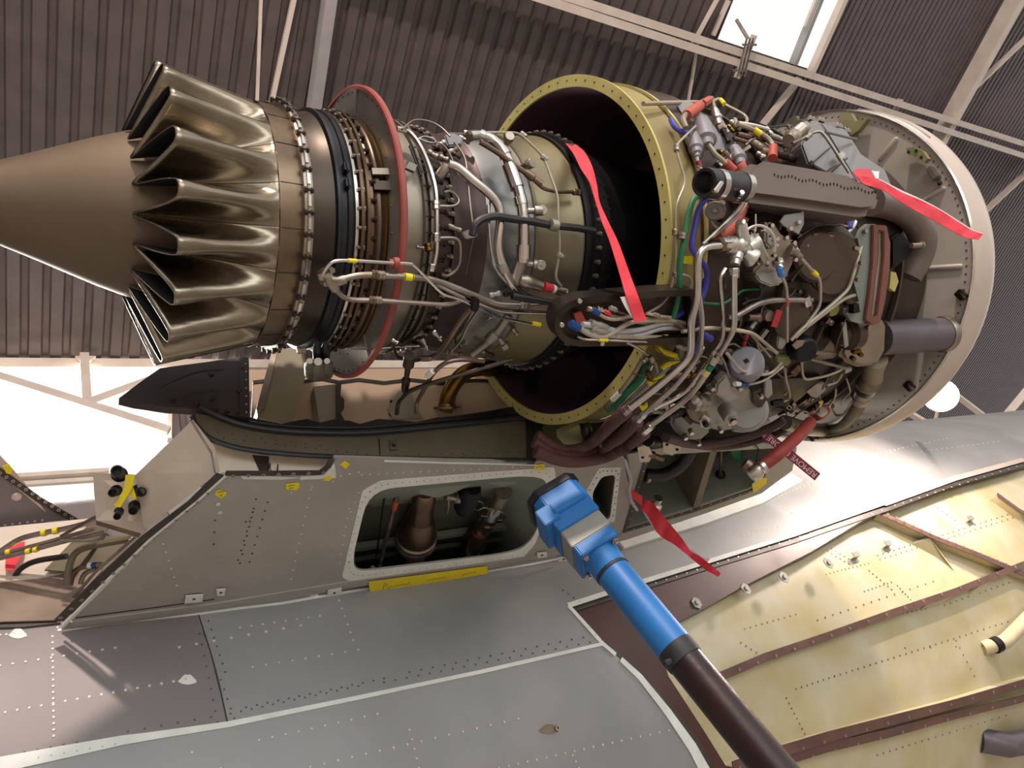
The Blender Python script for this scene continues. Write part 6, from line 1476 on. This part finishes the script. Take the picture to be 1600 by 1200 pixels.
# --- red brown hoses
hA = [(979, 642, .53), (956, 662, .52), (928, 689, .50), (900, 703, .48), (868, 700, .47), (838, 680, .47)]
hB = [(996, 658, .53), (966, 685, .52), (937, 702, .51), (900, 713, .49), (862, 708, .48), (834, 690, .48)]
hC = [(1006, 676, .545), (981, 694, .53), (947, 713, .52), (900, 721, .51), (866, 716, .50), (836, 704, .49)]
for h, w in ((hA, 19), (hB, 19), (hC, 21)):
    a = run(h, w, 'hose_brown', .5, name='hose', curve=True, seg=14)
band('white_tag', (979, 696, .535), (968, 702, .535), 22.5, 'hose_dark_brown', a, seg=16)
run([(1040, 684), (1080, 694), (1120, 692), (1160, 684), (1200, 670), (1225, 656)], 14, 'hose_dark_brown', .54, name='hose', curve=True, seg=12)
run([(1060, 690), (1110, 698), (1160, 694), (1210, 680), (1240, 664)], 12, 'hose_dark_brown', .53, name='hose', curve=True, seg=12)
slab('fuselage_bracket', [(870, 682), (905, 664), (912, 690), (886, 700)], 'green_primer', eng, r=.46, thick=.02)
lat('drain_plug', (918, 664, .46), (914, 688, .47), [(0, 5), (.2, 9), (.5, 9), (.55, 6), (1, 5)], 'casing_dark', eng)

# ================================================================ hoses, streamers, tag
rh = thing('drain_hose', 'bright red hose running down to a chrome coupling beside the warning tag', 'hose', EC(1240, 680, .5))
RHp = [W(1266, 660, 2.06), W(1250, 678, 1.95), W(1222, 704, 1.86), W(1202, 720, 1.85), W(1184, 732, 1.85)]
obj('hose', MB().tube(spline(RHp), 10*1.9/F, 16), 'hose_red', rh)
def cpl(name, p, q, prof_, m):
    L = np.linalg.norm(q-p); s = depth(p)/F
    return obj(name, MB().lathe(p, q-p, [(t*L, w*s) for t, w in prof_], 18), m, rh)
cpl('coupling', W(1194, 726, 1.85), W(1172, 743, 1.85), [(0, 11), (.2, 13), (.35, 11), (.5, 14), (.8, 14), (1, 12)], 'steel')
cpl('dark_end', W(1182, 738, 1.852), W(1162, 722, 1.86), [(0, 8), (.3, 10), (.9, 10), (1, 6)], 'steel_brown')
tape([(1172, 752), (1182, 744), (1196, 742), (1194, 752), (1178, 764), (1174, 766)], 'yellow tape flap under the chrome hose coupling', S=PY, off=.012)
# warning tag, flat maroon strip with white lettering
TG = Plane(W(1240, 714, 2.02), MW @ nz(V([-80, -66, 12.])), MW @ nz(V([-66, 80, 6.])))
tg = thing('warning_tag', 'maroon remove before flight tag hanging behind the red hose', 'tag', TG.P)
sheet('strip', TG, [(1158, 657), (1169, 648), (1282, 740), (1273, 751)], 'tag_maroon', tg, (), .001)
def text(body, S, p_start, p_end, hpx, m, parent, off=.0015):
    cu = bpy.data.curves.new('lettering', 'FONT'); cu.body = body; cu.align_x = 'LEFT'; cu.align_y = 'CENTER'; cu.extrude = .0002
    cu.materials.append(MATS[m])
    A, B = S.p3(*p_start, off), S.p3(*p_end, off); s = hpx*depth(A)/F/.7
    cu.size = s
    o = bpy.data.objects.new('lettering', cu); COL.objects.link(o)
    put(o, A, parent)
    x = nz(B-A); z = S.n; y = np.cross(z, x)
    o.rotation_euler = Matrix([[x[i], y[i], z[i]] for i in range(3)]).to_euler()
    bpy.context.view_layer.update()
    me = bpy.data.meshes.new_from_object(o.evaluated_get(bpy.context.evaluated_depsgraph_get())); me.name = 'lettering'
    k = bpy.data.objects.new('lettering', me); COL.objects.link(k); put(k, A, parent); k.rotation_euler = o.rotation_euler
    bpy.data.objects.remove(o); o = k
    w = max(v.co.x for v in me.vertices) - min(v.co.x for v in me.vertices)
    if w > 0: o.scale = (np.linalg.norm(B-A)/w, 1, 1)
    return o
text('REMOVE BEFORE FLIGHT', TG, (1275, 743.5), (1166, 655), 8.5, 'tag_white', tg)
def strm(name, A, B, label, wav=.003, r=.5, extra=()):
    t = thing(name, label, 'streamer', P3(A[0], r) if len(A[0]) < 4 else A[0])
    ribbon('strip', [P3(p, r) for p in A], [P3(p, r) for p in B], 'streamer', t, wav=wav)
    for (C, D, m) in extra: ribbon('white_side', [P3(p, r) for p in C], [P3(p, r) for p in D], m, t)
    return t
strm('warning_streamer', [(884, 224, .30), (896, 240, .33), (908, 264, .36), (921, 284, .38), (930, 312, .40), (940, 345, .42), (953, 378, .44), (968, 427, .47), (978, 462, .50), (992, 503, .52)],
     [(900, 226, .30), (914, 238, .33), (926, 262, .36), (933, 290, .38), (937, 315, .40), (950, 345, .42), (966, 378, .44), (984, 427, .47), (997, 462, .50), (1011, 501, .52)], 'red streamer falling across the dark fan duct opening',
     extra=[([(969, 464, .495), (978, 482, .505), (990, 500, .515)], [(979, 463, .498), (986, 482, .508), (994, 502, .518)], 'streamer_white')])
strm('warning_streamer', [(1333, 271, .60), (1348, 276, .60), (1373, 281, .605), (1407, 300, .61), (1440, 314, .62), (1469, 329, .625), (1500, 349, .64), (1518, 360, .65), (1536, 366, .66)],
     [(1340, 281, .60), (1352, 289, .60), (1382, 299, .605), (1407, 316, .61), (1440, 335, .62), (1470, 351, .625), (1496, 366, .64), (1510, 372, .65), (1529, 375, .66)], 'red streamer lying from the grey duct over the inlet bulkhead',
     extra=[([(1372, 279, .603), (1407, 297, .608), (1440, 312, .617), (1470, 328, .622), (1518, 358, .647), (1536, 365, .658)], [(1373, 282, .603), (1407, 300.5, .608), (1440, 315, .617), (1470, 331, .622), (1518, 362, .647), (1533, 371, .658)], 'streamer_white'),
            ([(1358, 266, .585), (1366, 268, .585), (1373, 268, .585)], [(1360, 274, .59), (1366, 278, .59), (1372, 280, .59)], 'streamer_white'),
            ([(1332, 268, .59), (1342, 264, .59), (1360, 265, .59)], [(1335, 274, .595), (1348, 276, .595), (1368, 280, .595)], 'band_red')])
PYs = lambda L, o: [W(x, y, depth(PY.p3(1000, 785)) - 1.6*o_) for (x, y), o_ in zip(L, o)]
t = thing('warning_streamer', 'red streamer tied to the chrome fitting right of the blue jack', 'streamer', PY.p3(1005, 780, .06))
ribbon('strip', PYs([(1008, 780), (1020, 786), (1037, 807), (1050, 822), (1066, 842), (1080, 862), (1091, 868), (1110, 882), (1126, 896)], (.06, .07, .09, .1, .12, .14, .15, .18, .2)), PYs([(1000, 796), (1012, 806), (1027, 832), (1038, 842), (1052, 850), (1070, 864), (1083, 875), (1102, 890), (1121, 901)], (.06, .07, .09, .1, .12, .14, .15, .18, .2)), 'streamer', t, wav=.004)
ribbon('knot', PYs([(980, 769), (990, 767), (1004, 776)], (.06, .065, .06)), PYs([(982, 778), (990, 780), (1002, 790)], (.06, .065, .06)), 'streamer', t, wav=.004)
ribbon('white_side', PYs([(1080, 858), (1094, 868), (1110, 873)], (.135, .145, .155)), PYs([(1082, 864), (1096, 874), (1106, 878)], (.135, .145, .155)), 'streamer_white', t)
ribbon('white_side', PYs([(1001, 794), (1012, 812), (1026, 833)], (.055, .065, .085)), PYs([(1003, 790), (1015, 808), (1028, 826)], (.058, .068, .088)), 'streamer_white', t)
dr_ = thing('drain_line', 'thin grey drain line ending in a chrome fitting with the red streamer', 'pipe', PY.p3(975, 740, .06))
obj('tube', MB().tube(spline([P3((966, 690), .50), PY.p3(968, 716, .07), PY.p3(969, 740, .06), PY.p3(973, 758, .06), PY.p3(982, 772, .06)]), 3.5*1.75/F, 10), 'cable_white', dr_)
for p, q, pr in (((1004, 782), (1016, 756), [(0, 5), (.15, 8), (.35, 8), (.38, 6), (.5, 9), (.7, 9), (.75, 6), (1, 7)]),):
    A, B = PY.p3(*p, .07), PY.p3(*q, .055); L = np.linalg.norm(B-A); s = depth(A)/F
    obj('fitting', MB().lathe(A, B-A, [(t_*L, w*s) for t_, w in pr], 14), 'steel', dr_)
obj('wing_nut', MB().lathe(PY.p3(1002, 764, .06), PY.p3(1020, 768, .06)-PY.p3(1002, 764, .06), [(0, .006), (.006, .009), (.014, .006), (.02, .009), (.027, .006)], 8), 'alloy_bright', dr_)
obj('black_sleeve', MB().tube([P3((974, 700), .49), PY.p3(973, 730, .05)], .007, 8), 'hose_black', dr_)
